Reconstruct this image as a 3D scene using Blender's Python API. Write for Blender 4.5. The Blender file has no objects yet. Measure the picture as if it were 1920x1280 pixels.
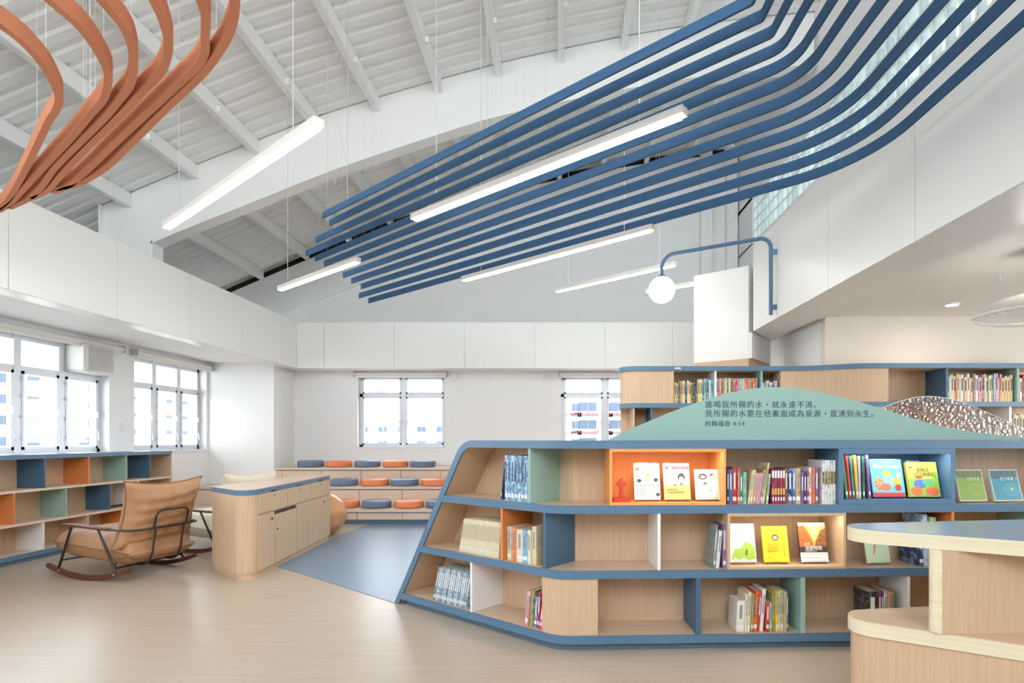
import bpy, math, random
from mathutils import Vector, Matrix
random.seed(7)
SC = bpy.context.scene
COL = SC.collection
# ------------------------------------------------------------------ camera
cam = bpy.data.objects.new('camera', bpy.data.cameras.new('camera'))
COL.objects.link(cam)
cam.location = (0, 0, 1.3)
cam.rotation_euler = (math.pi / 2, 0, 0)
cam.data.sensor_width = 36
cam.data.lens = 1070 / 1920 * 36
cam.data.shift_x = (960 - 1045) / 1920
cam.data.shift_y = (824 - 640) / 1920
cam.data.clip_start = 0.05
cam.data.clip_end = 600
SC.camera = cam
# ------------------------------------------------------------------ overcast daylight
W = bpy.data.worlds.new('overcast_sky')
SC.world = W
W.use_nodes = True
bg = W.node_tree.nodes['Background']
bg.inputs[0].default_value = (0.95, 0.975, 1.0, 1)
bg.inputs[1].default_value = 4.2
SC.view_settings.view_transform = 'Standard'
SC.view_settings.look = 'None'
SC.view_settings.exposure = 1.0
SC.view_settings.gamma = 1.0
SC.view_settings.use_curve_mapping = False
LAMP = 22.0          # strength of the linear lamps
SC.cycles.max_bounces = 7
SC.cycles.diffuse_bounces = 4
SC.cycles.glossy_bounces = 3
SC.cycles.transmission_bounces = 6
SC.cycles.transparent_max_bounces = 10
SC.cycles.caustics_reflective = False
SC.cycles.caustics_refractive = False
SC.cycles.sample_clamp_indirect = 6.0
SC.cycles.use_adaptive_sampling = True
SC.cycles.adaptive_threshold = 0.03
SC.cycles.use_light_tree = False


# ------------------------------------------------------------------ materials
def srgb(r, g, b):
    f = lambda c: (c / 255 / 12.92) if c / 255 <= 0.04045 else ((c / 255 + 0.055) / 1.055) ** 2.4
    return (f(r), f(g), f(b), 1)


def new_mat(name):
    m = bpy.data.materials.new(name)
    m.use_nodes = True
    nt = m.node_tree
    return m, nt, nt.nodes['Principled BSDF']


def plain(name, c, rough=0.5, metal=0.0, bump=0.0, bscale=200.0, var=0.0, vscale=6.0, spec=0.5):
    m, nt, b = new_mat(name)
    b.inputs['Base Color'].default_value = c
    b.inputs['Roughness'].default_value = rough
    b.inputs['Metallic'].default_value = metal
    b.inputs['Specular IOR Level'].default_value = spec
    if var or bump:
        tc = nt.nodes.new('ShaderNodeTexCoord')
        if var:
            n = nt.nodes.new('ShaderNodeTexNoise')
            n.inputs['Scale'].default_value = vscale
            n.inputs['Detail'].default_value = 5
            nt.links.new(tc.outputs['Object'], n.inputs['Vector'])
            mx = nt.nodes.new('ShaderNodeMixRGB')
            mx.inputs[1].default_value = tuple(x * (1 - var) for x in c[:3]) + (1,)
            mx.inputs[2].default_value = tuple(min(1, x * (1 + var)) for x in c[:3]) + (1,)
            nt.links.new(n.outputs['Fac'], mx.inputs[0])
            nt.links.new(mx.outputs[0], b.inputs['Base Color'])
        if bump:
            n2 = nt.nodes.new('ShaderNodeTexNoise')
            n2.inputs['Scale'].default_value = bscale
            n2.inputs['Detail'].default_value = 3
            nt.links.new(tc.outputs['Object'], n2.inputs['Vector'])
            bp = nt.nodes.new('ShaderNodeBump')
            bp.inputs['Strength'].default_value = bump
            bp.inputs['Distance'].default_value = 0.01
            nt.links.new(n2.outputs['Fac'], bp.inputs['Height'])
            nt.links.new(bp.outputs[0], b.inputs['Normal'])
    return m


def wood(name, c1, c2, scale=(60, 60, 3), rough=0.45, rotz=0.0, spec=0.4):
    m, nt, b = new_mat(name)
    tc = nt.nodes.new('ShaderNodeTexCoord')
    mp = nt.nodes.new('ShaderNodeMapping')
    mp.inputs['Scale'].default_value = scale
    mp.inputs['Rotation'].default_value = (0, 0, rotz)
    nt.links.new(tc.outputs['Object'], mp.inputs['Vector'])
    n = nt.nodes.new('ShaderNodeTexNoise')
    n.inputs['Scale'].default_value = 1.0
    n.inputs['Detail'].default_value = 6
    n.inputs['Roughness'].default_value = 0.65
    n.inputs['Distortion'].default_value = 0.3
    nt.links.new(mp.outputs[0], n.inputs['Vector'])
    r = nt.nodes.new('ShaderNodeValToRGB')
    r.color_ramp.elements[0].position = 0.32
    r.color_ramp.elements[1].position = 0.68
    r.color_ramp.elements[0].color = c1
    r.color_ramp.elements[1].color = c2
    nt.links.new(n.outputs['Fac'], r.inputs[0])
    nt.links.new(r.outputs[0], b.inputs['Base Color'])
    b.inputs['Roughness'].default_value = rough
    b.inputs['Specular IOR Level'].default_value = spec
    return m


def emit(name, c, s):
    m = bpy.data.materials.new(name)
    m.use_nodes = True
    nt = m.node_tree
    nt.nodes.remove(nt.nodes['Principled BSDF'])
    e = nt.nodes.new('ShaderNodeEmission')
    e.inputs[0].default_value = c
    e.inputs[1].default_value = s
    nt.links.new(e.outputs[0], nt.nodes['Material Output'].inputs[0])
    return m


def clear(name, tint=(1, 1, 1, 1), refl=0.12, rough=0.02, bump=0.0, bscale=40, translucent=0.0, frost=(0.9, 0.95, 0.95, 1)):
    m = bpy.data.materials.new(name)
    m.use_nodes = True
    nt = m.node_tree
    nt.nodes.remove(nt.nodes['Principled BSDF'])
    t = nt.nodes.new('ShaderNodeBsdfTransparent')
    t.inputs[0].default_value = tint
    g = nt.nodes.new('ShaderNodeBsdfGlossy')
    g.inputs['Roughness'].default_value = rough
    mix = nt.nodes.new('ShaderNodeMixShader')
    lw = nt.nodes.new('ShaderNodeLayerWeight')
    pw_ = nt.nodes.new('ShaderNodeMath')
    pw_.operation = 'POWER'
    pw_.inputs[1].default_value = 4.0
    nt.links.new(lw.outputs['Facing'], pw_.inputs[0])
    ma = nt.nodes.new('ShaderNodeMath')
    ma.operation = 'MULTIPLY_ADD'
    ma.inputs[1].default_value = 0.6
    ma.inputs[2].default_value = refl * 0.4
    ma.use_clamp = True
    nt.links.new(pw_.outputs[0], ma.inputs[0])
    nt.links.new(ma.outputs[0], mix.inputs[0])
    nt.links.new(t.outputs[0], mix.inputs[1])
    nt.links.new(g.outputs[0], mix.inputs[2])
    out = mix
    if bump:
        tc = nt.nodes.new('ShaderNodeTexCoord')
        n = nt.nodes.new('ShaderNodeTexNoise')
        n.inputs['Scale'].default_value = bscale
        n.inputs['Detail'].default_value = 2
        nt.links.new(tc.outputs['Object'], n.inputs['Vector'])
        bp = nt.nodes.new('ShaderNodeBump')
        bp.inputs['Strength'].default_value = bump
        bp.inputs['Distance'].default_value = 0.05
        nt.links.new(n.outputs['Fac'], bp.inputs['Height'])
        nt.links.new(bp.outputs[0], g.inputs['Normal'])
        nt.links.new(bp.outputs[0], lw.inputs['Normal'])
    if translucent:
        tr = nt.nodes.new('ShaderNodeBsdfTranslucent')
        tr.inputs[0].default_value = frost
        m2 = nt.nodes.new('ShaderNodeMixShader')
        m2.inputs[0].default_value = translucent
        nt.links.new(mix.outputs[0], m2.inputs[1])
        nt.links.new(tr.outputs[0], m2.inputs[2])
        out = m2
    nt.links.new(out.outputs[0], nt.nodes['Material Output'].inputs[0])
    return m


def hammered(name):
    m, nt, b = new_mat(name)
    b.inputs['Base Color'].default_value = (0.80, 0.77, 0.75, 1)
    b.inputs['Roughness'].default_value = 0.22
    b.inputs['IOR'].default_value = 1.18
    b.inputs['Transmission Weight'].default_value = 1.0
    tc = nt.nodes.new('ShaderNodeTexCoord')
    n = nt.nodes.new('ShaderNodeTexVoronoi')
    n.feature = 'SMOOTH_F1'
    n.inputs['Scale'].default_value = 48
    nt.links.new(tc.outputs['Object'], n.inputs['Vector'])
    bp = nt.nodes.new('ShaderNodeBump')
    bp.inputs['Strength'].default_value = 1.0
    bp.inputs['Distance'].default_value = 0.014
    nt.links.new(n.outputs['Distance'], bp.inputs['Height'])
    nt.links.new(bp.outputs[0], b.inputs['Normal'])
    return m


def cover(name, c, c2, scale=30.0, thr=0.55):
    """printed book cloth: base colour with blotches of a second ink"""
    m, nt, b = new_mat(name)
    tc = nt.nodes.new('ShaderNodeTexCoord')
    n = nt.nodes.new('ShaderNodeTexNoise')
    n.inputs['Scale'].default_value = scale
    n.inputs['Detail'].default_value = 3
    oi = nt.nodes.new('ShaderNodeObjectInfo')
    sc_ = nt.nodes.new('ShaderNodeVectorMath')
    sc_.operation = 'MULTIPLY_ADD'
    sc_.inputs[1].default_value = (9, 9, 9)
    nt.links.new(oi.outputs['Random'], sc_.inputs[0])
    nt.links.new(tc.outputs['Object'], sc_.inputs[2])
    nt.links.new(sc_.outputs[0], n.inputs['Vector'])
    r = nt.nodes.new('ShaderNodeValToRGB')
    r.color_ramp.interpolation = 'EASE'
    r.color_ramp.elements[0].position = thr - 0.06
    r.color_ramp.elements[1].position = thr + 0.06
    r.color_ramp.elements[0].color = c
    r.color_ramp.elements[1].color = c2
    nt.links.new(n.outputs['Fac'], r.inputs[0])
    nt.links.new(r.outputs[0], b.inputs['Base Color'])
    b.inputs['Roughness'].default_value = 0.35
    return m


M = {}
M['wall'] = plain('white_wall_paint', srgb(243, 243, 243), 0.7, bump=0.03, bscale=120)
M['wallwarmlit'] = plain('warm_lit_wall_paint', srgb(230, 222, 212), 0.7, bump=0.03, bscale=120)  # wall paint with the reading room's warm light put into its colour
M['fascia'] = plain('satin_white_panel', srgb(240, 240, 237), 0.32, spec=0.5)
M['ceil'] = plain('white_ceiling_paint', srgb(243, 242, 240), 0.8)
M['deck'] = plain('painted_metal_deck', srgb(246, 246, 243), 0.6, var=0.05, vscale=5)
M['steel'] = plain('white_painted_steel', srgb(247, 247, 245), 0.5)
M['dark'] = plain('dark_gap', srgb(50, 46, 42), 0.9)
M['alu'] = plain('grey_aluminium', srgb(224, 228, 234), 0.4, metal=0.3)
M['sill'] = plain('white_sill', srgb(235, 236, 240), 0.5)
M['wood'] = wood('pale_ash_laminate', srgb(202, 170, 138), srgb(214, 187, 157))
M['woodh'] = wood('pale_ash_laminate_horizontal', srgb(218, 192, 168), srgb(230, 208, 188), (3, 60, 60))
M['woodt'] = wood('ash_laminate_top', srgb(206, 178, 152), srgb(220, 195, 170), (3, 50, 50), rough=0.3)
M['floor'] = wood('pale_oak_vinyl', srgb(179, 163, 147), srgb(191, 176, 160), (1.5, 34, 1), rough=0.30, rotz=math.radians(-27), spec=0.45)
M['bluefloor'] = plain('blue_vinyl_floor', srgb(112, 138, 162), 0.34, var=0.06, vscale=3)
M['blue'] = plain('blue_laminate', srgb(88, 122, 152), 0.38, var=0.05, vscale=30)
M['bluedk'] = plain('blue_divider_laminate', srgb(70, 104, 132), 0.5, var=0.08, vscale=120)
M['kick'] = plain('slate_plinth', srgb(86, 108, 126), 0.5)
M['mint'] = plain('mint_laminate', srgb(150, 184, 170), 0.55)
M['mintp'] = plain('mint_panel_paint', srgb(148, 180, 168), 0.6)
M['orange'] = plain('orange_laminate', srgb(222, 134, 74), 0.5, var=0.05, vscale=60)
M['white'] = plain('white_laminate', srgb(240, 240, 240), 0.45)
M['ply'] = wood('plywood_edge', srgb(224, 212, 180), srgb(238, 228, 200), (1, 1, 130), rough=0.5)
M['tabletop'] = plain('blue_grey_table_laminate', srgb(146, 162, 182), 0.22)
M['feltblue'] = plain('blue_felt', srgb(60, 98, 136), 0.95, bump=0.5, bscale=400, var=0.30, vscale=220)
M['feltorange'] = plain('orange_felt', srgb(228, 150, 112), 0.95, bump=0.5, bscale=400, var=0.14, vscale=240)
M['lampwhite'] = plain('lamp_housing', srgb(240, 236, 228), 0.4)
M['led'] = emit('linear_lamp_diffuser', (1.0, 0.965, 0.90, 1), LAMP)
M['globe'] = emit('opal_globe', (1.0, 0.98, 0.95, 1), 3.0)
M['orangebox'] = plain('orange_display_laminate', srgb(240, 166, 98), 0.5)
M['bulb'] = emit('warm_bulb', (1.0, 0.93, 0.82, 1), 70)
M['ledwarm'] = emit('warm_led_strip', (1.0, 0.86, 0.66, 1), 22)
M['ledcool'] = emit('white_led_strip', (0.92, 0.97, 1.0, 1), 22)
M['down'] = emit('downlight_lens', (1.0, 0.94, 0.84, 1), 130)
M['wire'] = plain('steel_wire', srgb(225, 225, 225), 0.4, metal=0.6)
M['bluepipe'] = plain('blue_powder_coat', srgb(74, 112, 146), 0.4)
M['leather'] = plain('tan_leather', srgb(180, 136, 100), 0.38, bump=0.25, bscale=60, var=0.12, vscale=5)
M['cream'] = plain('cream_leather', srgb(228, 220, 200), 0.45, bump=0.2, bscale=60)
M['bag'] = plain('light_tan_leather', srgb(216, 156, 112), 0.32, bump=0.15, bscale=40)
M['piping'] = plain('leather_seam', srgb(140, 96, 62), 0.5)
M['blackmetal'] = plain('dark_bronze_metal', srgb(70, 66, 64), 0.35, metal=0.6)
M['rocker'] = wood('reddish_walnut', srgb(84, 46, 38), srgb(112, 64, 52), (8, 60, 60), rough=0.35)
M['cush_b'] = plain('slate_blue_vinyl', srgb(106, 124, 152), 0.45, bump=0.1, bscale=150)
M['cush_o'] = plain('orange_vinyl', srgb(234, 138, 92), 0.45, bump=0.1, bscale=150)
M['glass'] = clear('window_glass', (0.97, 0.99, 1, 1), 0.1)
M['acryl'] = clear('clear_acrylic', (0.96, 0.97, 0.97, 1), 0.12, 0.03)
M['hammer'] = hammered('hammered_acrylic')
M['block'] = clear('glass_block', (0.56, 0.62, 0.62, 1), 0.16, 0.1, bump=0.8, bscale=14, translucent=0.40, frost=(0.6, 0.65, 0.65, 1))
M['grout'] = plain('white_grout', srgb(214, 218, 216), 0.8)
M['shade'] = clear('rippled_glass_shade', (0.97, 0.97, 0.97, 1), 0.5, 0.12, bump=1.0, bscale=60)
M['plastic'] = plain('white_plastic', srgb(236, 234, 230), 0.45)
M['grille'] = plain('grey_plastic', srgb(200, 200, 200), 0.5)
M['black'] = plain('black_plastic', srgb(35, 35, 38), 0.4)
M['navy'] = plain('navy_lettering', srgb(48, 62, 92), 0.6)
M['redwood'] = plain('red_stained_wood', srgb(196, 70, 40), 0.5, var=0.1, vscale=20)
M['paper'] = plain('book_paper', srgb(226, 218, 200), 0.8)
M['whitepaper'] = plain('white_label_paper', srgb(236, 236, 234), 0.6)
M['ink'] = plain('dark_ink', srgb(70, 66, 74), 0.7)
M['facade'] = plain('white_render', srgb(236, 236, 236), 0.8)
M['facglass'] = plain('facade_glazing', srgb(78, 92, 108), 0.3, spec=0.1)
M['facrail'] = plain('facade_grey', srgb(104, 110, 118), 0.6)
M['flower'] = plain('red_flowers', srgb(150, 78, 88), 0.8)
M['ground'] = plain('concrete_ground', srgb(150, 150, 146), 0.9)

INKS = {'white': (232, 230, 226), 'cream': (228, 218, 190), 'grey': (150, 152, 156), 'black': (48, 46, 50), 'red': (198, 62, 58),
        'crimson': (172, 52, 84), 'pink': (226, 140, 160), 'orange': (226, 120, 60), 'yellow': (236, 192, 60), 'olive': (150, 148, 84),
        'green': (74, 142, 96), 'mint green': (150, 198, 166), 'teal': (62, 134, 142), 'sky blue': (120, 182, 214), 'blue': (70, 110, 166),
        'navy': (48, 62, 104), 'purple': (126, 96, 150), 'lilac': (180, 164, 206), 'brown': (128, 92, 66), 'tan': (202, 172, 126),
        'beige': (220, 200, 160), 'pale blue': (188, 208, 224), 'dark green': (36, 96, 70), 'pale green': (198, 214, 170)}
_cov = {}


def ink(c1, c2='white', scale=30, thr=0.56):
    k = (c1, c2, scale, thr)
    if k not in _cov:
        a_, b_ = INKS[c1], INKS[c2]
        _cov[k] = cover('cover_' + c1 + '_' + c2, srgb(*a_), srgb(*[x + (y_ - x) * 0.5 for x, y_ in zip(a_, b_)]), scale, thr)
    return _cov[k]


def flat(c):
    k = ('flat',) + tuple(c)
    if k not in _cov:
        _cov[k] = plain('print_%d_%d_%d' % tuple(c), srgb(*c), 0.45)
    return _cov[k]


# ------------------------------------------------------------------ mesh helpers
MW = {}      # world matrix of every parent made here


class MB:
    def __init__(self, tf=None):
        self.v = []
        self.f = []
        self.tf = tf or Matrix.Identity(4)

    def add(self, vs, fs):
        n = len(self.v)
        self.v += [self.tf @ Vector(p) for p in vs]
        self.f += [tuple(i + n for i in f) for f in fs]
        return self

    def box(self, x0, x1, y0, y1, z0, z1):
        vs = [(x0, y0, z0), (x1, y0, z0), (x1, y1, z0), (x0, y1, z0), (x0, y0, z1), (x1, y0, z1), (x1, y1, z1), (x0, y1, z1)]
        return self.add(vs, [(0, 3, 2, 1), (4, 5, 6, 7), (0, 1, 5, 4), (1, 2, 6, 5), (2, 3, 7, 6), (3, 0, 4, 7)])

    def prism(self, poly, z0, z1):
        n = len(poly)
        vs = [(x, y, z0) for x, y in poly] + [(x, y, z1) for x, y in poly]
        fs = [tuple(range(n - 1, -1, -1)), tuple(range(n, 2 * n))]
        fs += [(i, (i + 1) % n, n + (i + 1) % n, n + i) for i in range(n)]
        return self.add(vs, fs)

    def prism_xz(self, poly, y0, y1):
        n = len(poly)
        vs = [(x, y0, z) for x, z in poly] + [(x, y1, z) for x, z in poly]
        fs = [tuple(range(n)), tuple(range(2 * n - 1, n - 1, -1))]
        fs += [((i + 1) % n, i, n + i, n + (i + 1) % n) for i in range(n)]
        return self.add(vs, fs)

    def ribbon(self, path, z0, z1, a, b):
        """solid band along a plan path, from offset a to offset b (left positive)"""
        P = []
        for p in path:
            p = Vector(p)
            if P and (p - P[-1]).length > 0.6:      # keep long runs in short pieces
                q0, m_ = P[-1], int((p - P[-1]).length / 0.4) + 1
                P += [q0 + (p - q0) * j / m_ for j in range(1, m_)]
            P.append(p)
        N = []
        for i in range(len(P)):
            d1 = (P[i] - P[i - 1]).normalized() if i else None
            d2 = (P[i + 1] - P[i]).normalized() if i < len(P) - 1 else None
            n1 = Vector((-d1.y, d1.x)) if d1 else None
            n2 = Vector((-d2.y, d2.x)) if d2 else None
            if n1 is None: n = n2
            elif n2 is None: n = n1
            else:
                n = (n1 + n2).normalized()
                n = n / max(0.4, n.dot(n1))
            N.append(n)
        vs, fs = [], []
        for p, n in zip(P, N):
            q, r = p + n * a, p + n * b
            vs += [(q.x, q.y, z0), (r.x, r.y, z0), (r.x, r.y, z1), (q.x, q.y, z1)]
        for i in range(len(P) - 1):
            o = 4 * i
            for k in range(4):
                fs.append((o + k, o + (k + 1) % 4, o + 4 + (k + 1) % 4, o + 4 + k))
        fs.append((3, 2, 1, 0))
        o = 4 * (len(P) - 1)
        fs.append((o, o + 1, o + 2, o + 3))
        return self.add(vs, fs)

    def tube(self, path, r, n=8, caps=True):
        P = [Vector(p) for p in path]
        vs, fs = [], []
        up = None
        for i, p in enumerate(P):
            d = (P[min(i + 1, len(P) - 1)] - P[max(i - 1, 0)]).normalized()
            if up is None:
                up = Vector((0, 0, 1)) if abs(d.z) < 0.9 else Vector((1, 0, 0))
            a = d.cross(up).normalized()
            b = a.cross(d).normalized()
            up = b
            rr = r[i] if isinstance(r, (list, tuple)) else r
            for k in range(n):
                t = 2 * math.pi * k / n
                q = p + a * math.cos(t) * rr + b * math.sin(t) * rr
                vs.append(tuple(q))
        for i in range(len(P) - 1):
            for k in range(n):
                fs.append((i * n + k, i * n + (k + 1) % n, (i + 1) * n + (k + 1) % n, (i + 1) * n + k))
        if caps:
            fs.append(tuple(range(n - 1, -1, -1)))
            fs.append(tuple((len(P) - 1) * n + k for k in range(n)))
        return self.add(vs, fs)

    def bar(self, p, q, w, h):
        """rectangular bar from p to q, w across, h up"""
        p, q = Vector(p), Vector(q)
        d = (q - p).normalized()
        u = Vector((0, 0, 1)) if abs(d.z) < 0.95 else Vector((1, 0, 0))
        a = d.cross(u).normalized() * w / 2
        b = a.cross(d).normalized() * h / 2
        vs = [tuple(c + s * a + t * b) for c in (p, q) for s, t in ((-1, -1), (1, -1), (1, 1), (-1, 1))]
        return self.add(vs, [(3, 2, 1, 0), (4, 5, 6, 7), (0, 1, 5, 4), (1, 2, 6, 5), (2, 3, 7, 6), (3, 0, 4, 7)])

    def lathe(self, prof, c=(0, 0, 0), n=24, caps=True):
        vs, fs = [], []
        for r, z in prof:
            for k in range(n):
                t = 2 * math.pi * k / n
                vs.append((c[0] + r * math.cos(t), c[1] + r * math.sin(t), c[2] + z))
        m = len(prof)
        for i in range(m - 1):
            for k in range(n):
                fs.append((i * n + k, i * n + (k + 1) % n, (i + 1) * n + (k + 1) % n, (i + 1) * n + k))
        if caps and prof[0][0] > 1e-6: fs.append(tuple(range(n - 1, -1, -1)))
        if caps and prof[-1][0] > 1e-6: fs.append(tuple((m - 1) * n + k for k in range(n)))
        return self.add(vs, fs)

    def grid(self, fn, nu, nv, closed_u=False, flip=False):
        vs = [fn(i / (nu if closed_u else nu - 1), j / (nv - 1)) for j in range(nv) for i in range(nu)]
        fs = []
        for j in range(nv - 1):
            for i in range(nu if closed_u else nu - 1):
                q = (j * nu + i, j * nu + (i + 1) % nu, (j + 1) * nu + (i + 1) % nu, (j + 1) * nu + i)
                fs.append(q[::-1] if flip else q)
        return self.add(vs, fs)

    def build(self, name, mat, parent=None, smooth=False, bevel=0.0, angle=35, kind=None):
        vs = self.v
        me = bpy.data.meshes.new(name)
        o = bpy.data.objects.new(name, me)
        if parent is not None:
            inv = MW[parent].inverted()
            vs = [inv @ p for p in vs]
            o.parent = parent
            MW[o] = MW[parent].copy()
        else:
            lo = [min(p[i] for p in vs) for i in range(3)]
            hi = [max(p[i] for p in vs) for i in range(3)]
            c = Vector(((lo[0] + hi[0]) / 2, (lo[1] + hi[1]) / 2, lo[2]))
            vs = [p - c for p in vs]
            o.location = c
            MW[o] = Matrix.Translation(c)
        me.from_pydata([tuple(p) for p in vs], [], self.f)
        me.validate()
        if mat is not None:
            me.materials.append(M[mat] if isinstance(mat, str) else mat)
        COL.objects.link(o)
        if smooth:
            me.shade_smooth()
            if smooth == 'auto':
                me.set_sharp_from_angle(angle=math.radians(angle))
        if bevel:
            bm_ = o.modifiers.new('bevel', 'BEVEL')
            bm_.width = bevel
            bm_.segments = 2
            bm_.limit_method = 'ANGLE'
        if kind: o['kind'] = kind
        return o


def tag(o, label=None, cat=None, group=None, kind=None):
    if label: o['label'] = label
    if cat: o['category'] = cat
    if group: o['group'] = group
    if kind: o['kind'] = kind
    return o


def empty(name, loc, rz=0.0, rest=None):
    o = bpy.data.objects.new(name, None)
    o.empty_display_size = 0.1
    COL.objects.link(o)
    m = Matrix.Translation(loc) @ Matrix.Rotation(rz, 4, 'Z')
    if rest is not None: m = m @ rest
    o.matrix_world = m
    MW[o] = m
    return o


def copy_tree(o, parent=None):
    c = o.copy()
    COL.objects.link(c)
    if parent is not None: c.parent = parent
    for ch in o.children: copy_tree(ch, c)
    return c


def fillet(pts, radii, seg=8):
    out = [Vector(pts[0])]
    for i in range(1, len(pts) - 1):
        p, a, b = Vector(pts[i]), Vector(pts[i - 1]), Vector(pts[i + 1])
        r = radii[i - 1] if isinstance(radii, (list, tuple)) else radii
        d1, d2 = (a - p).normalized(), (b - p).normalized()
        ang = d1.angle(d2)
        t = r / math.tan(ang / 2)
        c = p + (d1 + d2).normalized() * (r / math.sin(ang / 2))
        s, e = p + d1 * t - c, p + d2 * t - c
        for k in range(seg + 1):
            w = k / seg
            tot = math.pi - ang
            v = (s * math.sin((1 - w) * tot) + e * math.sin(w * tot)) / math.sin(tot)
            out.append(c + v)
    out.append(Vector(pts[-1]))
    return out


def catmull(pts, k=6):
    P = [Vector(p) for p in pts]
    P = [2 * P[0] - P[1]] + P + [2 * P[-1] - P[-2]]
    out = []
    for i in range(1, len(P) - 2):
        for j in range(k):
            t = j / k
            a, b, c, d = P[i - 1], P[i], P[i + 1], P[i + 2]
            out.append(0.5 * ((2 * b) + (c - a) * t + (2 * a - 5 * b + 4 * c - d) * t * t + (3 * b - a - 3 * c + d) * t ** 3))
    out.append(P[-2])
    return out


def text_mesh(body, size, spacing=1.0, align='LEFT', ext=0.0004):
    cu = bpy.data.curves.new('lettering', 'FONT')
    cu.body = body
    cu.size = size
    cu.space_character = spacing
    cu.align_x = align
    cu.extrude = ext
    cu.resolution_u = 3
    ob = bpy.data.objects.new('lettering_tmp', cu)
    COL.objects.link(ob)
    dg = bpy.context.evaluated_depsgraph_get()
    me = bpy.data.meshes.new_from_object(ob.evaluated_get(dg))
    bpy.data.objects.remove(ob)
    bpy.data.curves.remove(cu)
    return me


def put_text(name, body, size, mat, parent, local, spacing=1.0, align='LEFT', ext=0.0004):
    """lettering lying in the parent's x-z plane, facing -y, at local=(x,y,z)"""
    me = text_mesh(body, size, spacing, align, ext)
    me.transform(Matrix.Translation(local) @ Matrix.Rotation(math.pi / 2, 4, 'X'))
    me.materials.clear()
    me.materials.append(M[mat] if isinstance(mat, str) else mat)
    o = bpy.data.objects.new(name, me)
    COL.objects.link(o)
    o.parent = parent
    return o


ORD = ['first', 'second', 'third', 'fourth', 'fifth', 'sixth', 'seventh', 'eighth', 'ninth', 'tenth', 'eleventh', 'twelfth', 'thirteenth',
       'fourteenth', 'fifteenth', 'sixteenth', 'seventeenth', 'eighteenth', 'nineteenth', 'twentieth', 'twenty-first', 'twenty-second',
       'twenty-third', 'twenty-fourth', 'twenty-fifth', 'twenty-sixth', 'twenty-seventh', 'twenty-eighth', 'twenty-ninth', 'thirtieth',
       'thirty-first', 'thirty-second', 'thirty-third', 'thirty-fourth', 'thirty-fifth', 'thirty-sixth']

# ------------------------------------------------------------------ roof profile (curved, rising to the right)
RP = [(-7.2, 3.95), (-5.916, 4.51), (-5.0, 4.90), (-4.15, 5.237), (-3.32, 5.57), (-2.49, 5.83), (-1.63, 6.08), (-0.805, 6.307),
      (0.052, 6.5), (0.915, 6.676), (1.78, 6.82), (2.65, 6.93), (3.6, 7.02), (4.2, 7.06)]


def roofz(x):
    for (a, za), (b, zb) in zip(RP, RP[1:]):
        if a <= x <= b: return za + (zb - za) * (x - a) / (b - a)
    return RP[0][1] if x < RP[0][0] else RP[-1][1]


# =================================================================== STRUCTURE
XL, XR, YF, YG = -6.18, 3.6, 10.9, 11.45      # window wall, glass block wall, far wall, gable wall
# floor
fl = MB().box(-6.6, 7.0, -4, 11.6, -0.12, 0).build('floor', 'floor')
tag(fl, 'pale oak vinyl floor with fine diagonal grain', 'floor', kind='structure')
bf = MB().prism([(-1.30, 4.545), (-2.86, 5.84), (-2.95, 7.6), (-2.9, 8.8), (2.0, 8.8), (2.0, 6.6), (0.72, 6.6), (0.4, 4.2), (-0.7, 4.3)], 0.0005, 0.004)
bf = bf.build('floor_inlay', 'bluefloor')
tag(bf, 'blue vinyl floor area in front of the stepped bench', 'floor', kind='structure')

# ceiling deck: ribs run across the room
deck = MB()
xs = [-7.2 + 0.3 * i for i in range(38)] + [4.2]
prof = []
y = -4.0
while y < 11.7:
    prof += [(y, 0.0), (y + 0.10, 0.0), (y + 0.13, 0.018), (y + 0.18, 0.018)]
    y += 0.21
zd = 0.19
vs = [(x, yy, roofz(x) + zd + dz) for x in xs for yy, dz in prof]
n = len(prof)
fs = [(i * n + j, i * n + j + 1, (i + 1) * n + j + 1, (i + 1) * n + j) for i in range(len(xs) - 1) for j in range(n - 1)]
vs2 = [(x, yy, roofz(x) + zd + 0.12) for x in xs for yy in (-4, 11.7)]
k0 = len(vs)
fs += [(k0 + 2 * i, k0 + 2 * i + 1, k0 + 2 * i + 3, k0 + 2 * i + 2) for i in range(len(xs) - 1)]
ceil = deck.add(vs + vs2, fs).build('ceiling', 'deck')
tag(ceil, 'white painted ribbed metal roof deck rising to the right', 'ceiling', kind='structure')
for (px, pz) in RP[1:13]:
    p = MB().box(px - 0.045, px + 0.03, -3.97, 11.44, pz, pz + zd)
    p.box(px + 0.03, px + 0.036, -3.97, 11.44, pz + 0.004, pz + 0.05)
    p.build('purlin', 'steel', ceil)
    for yy in (1.6, 4.4, 6.9):
        c = MB().box(px + 0.03, px + 0.07, yy, yy + 0.06, pz + 0.03, pz + 0.10).build('cleat', 'steel', ceil)
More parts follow.
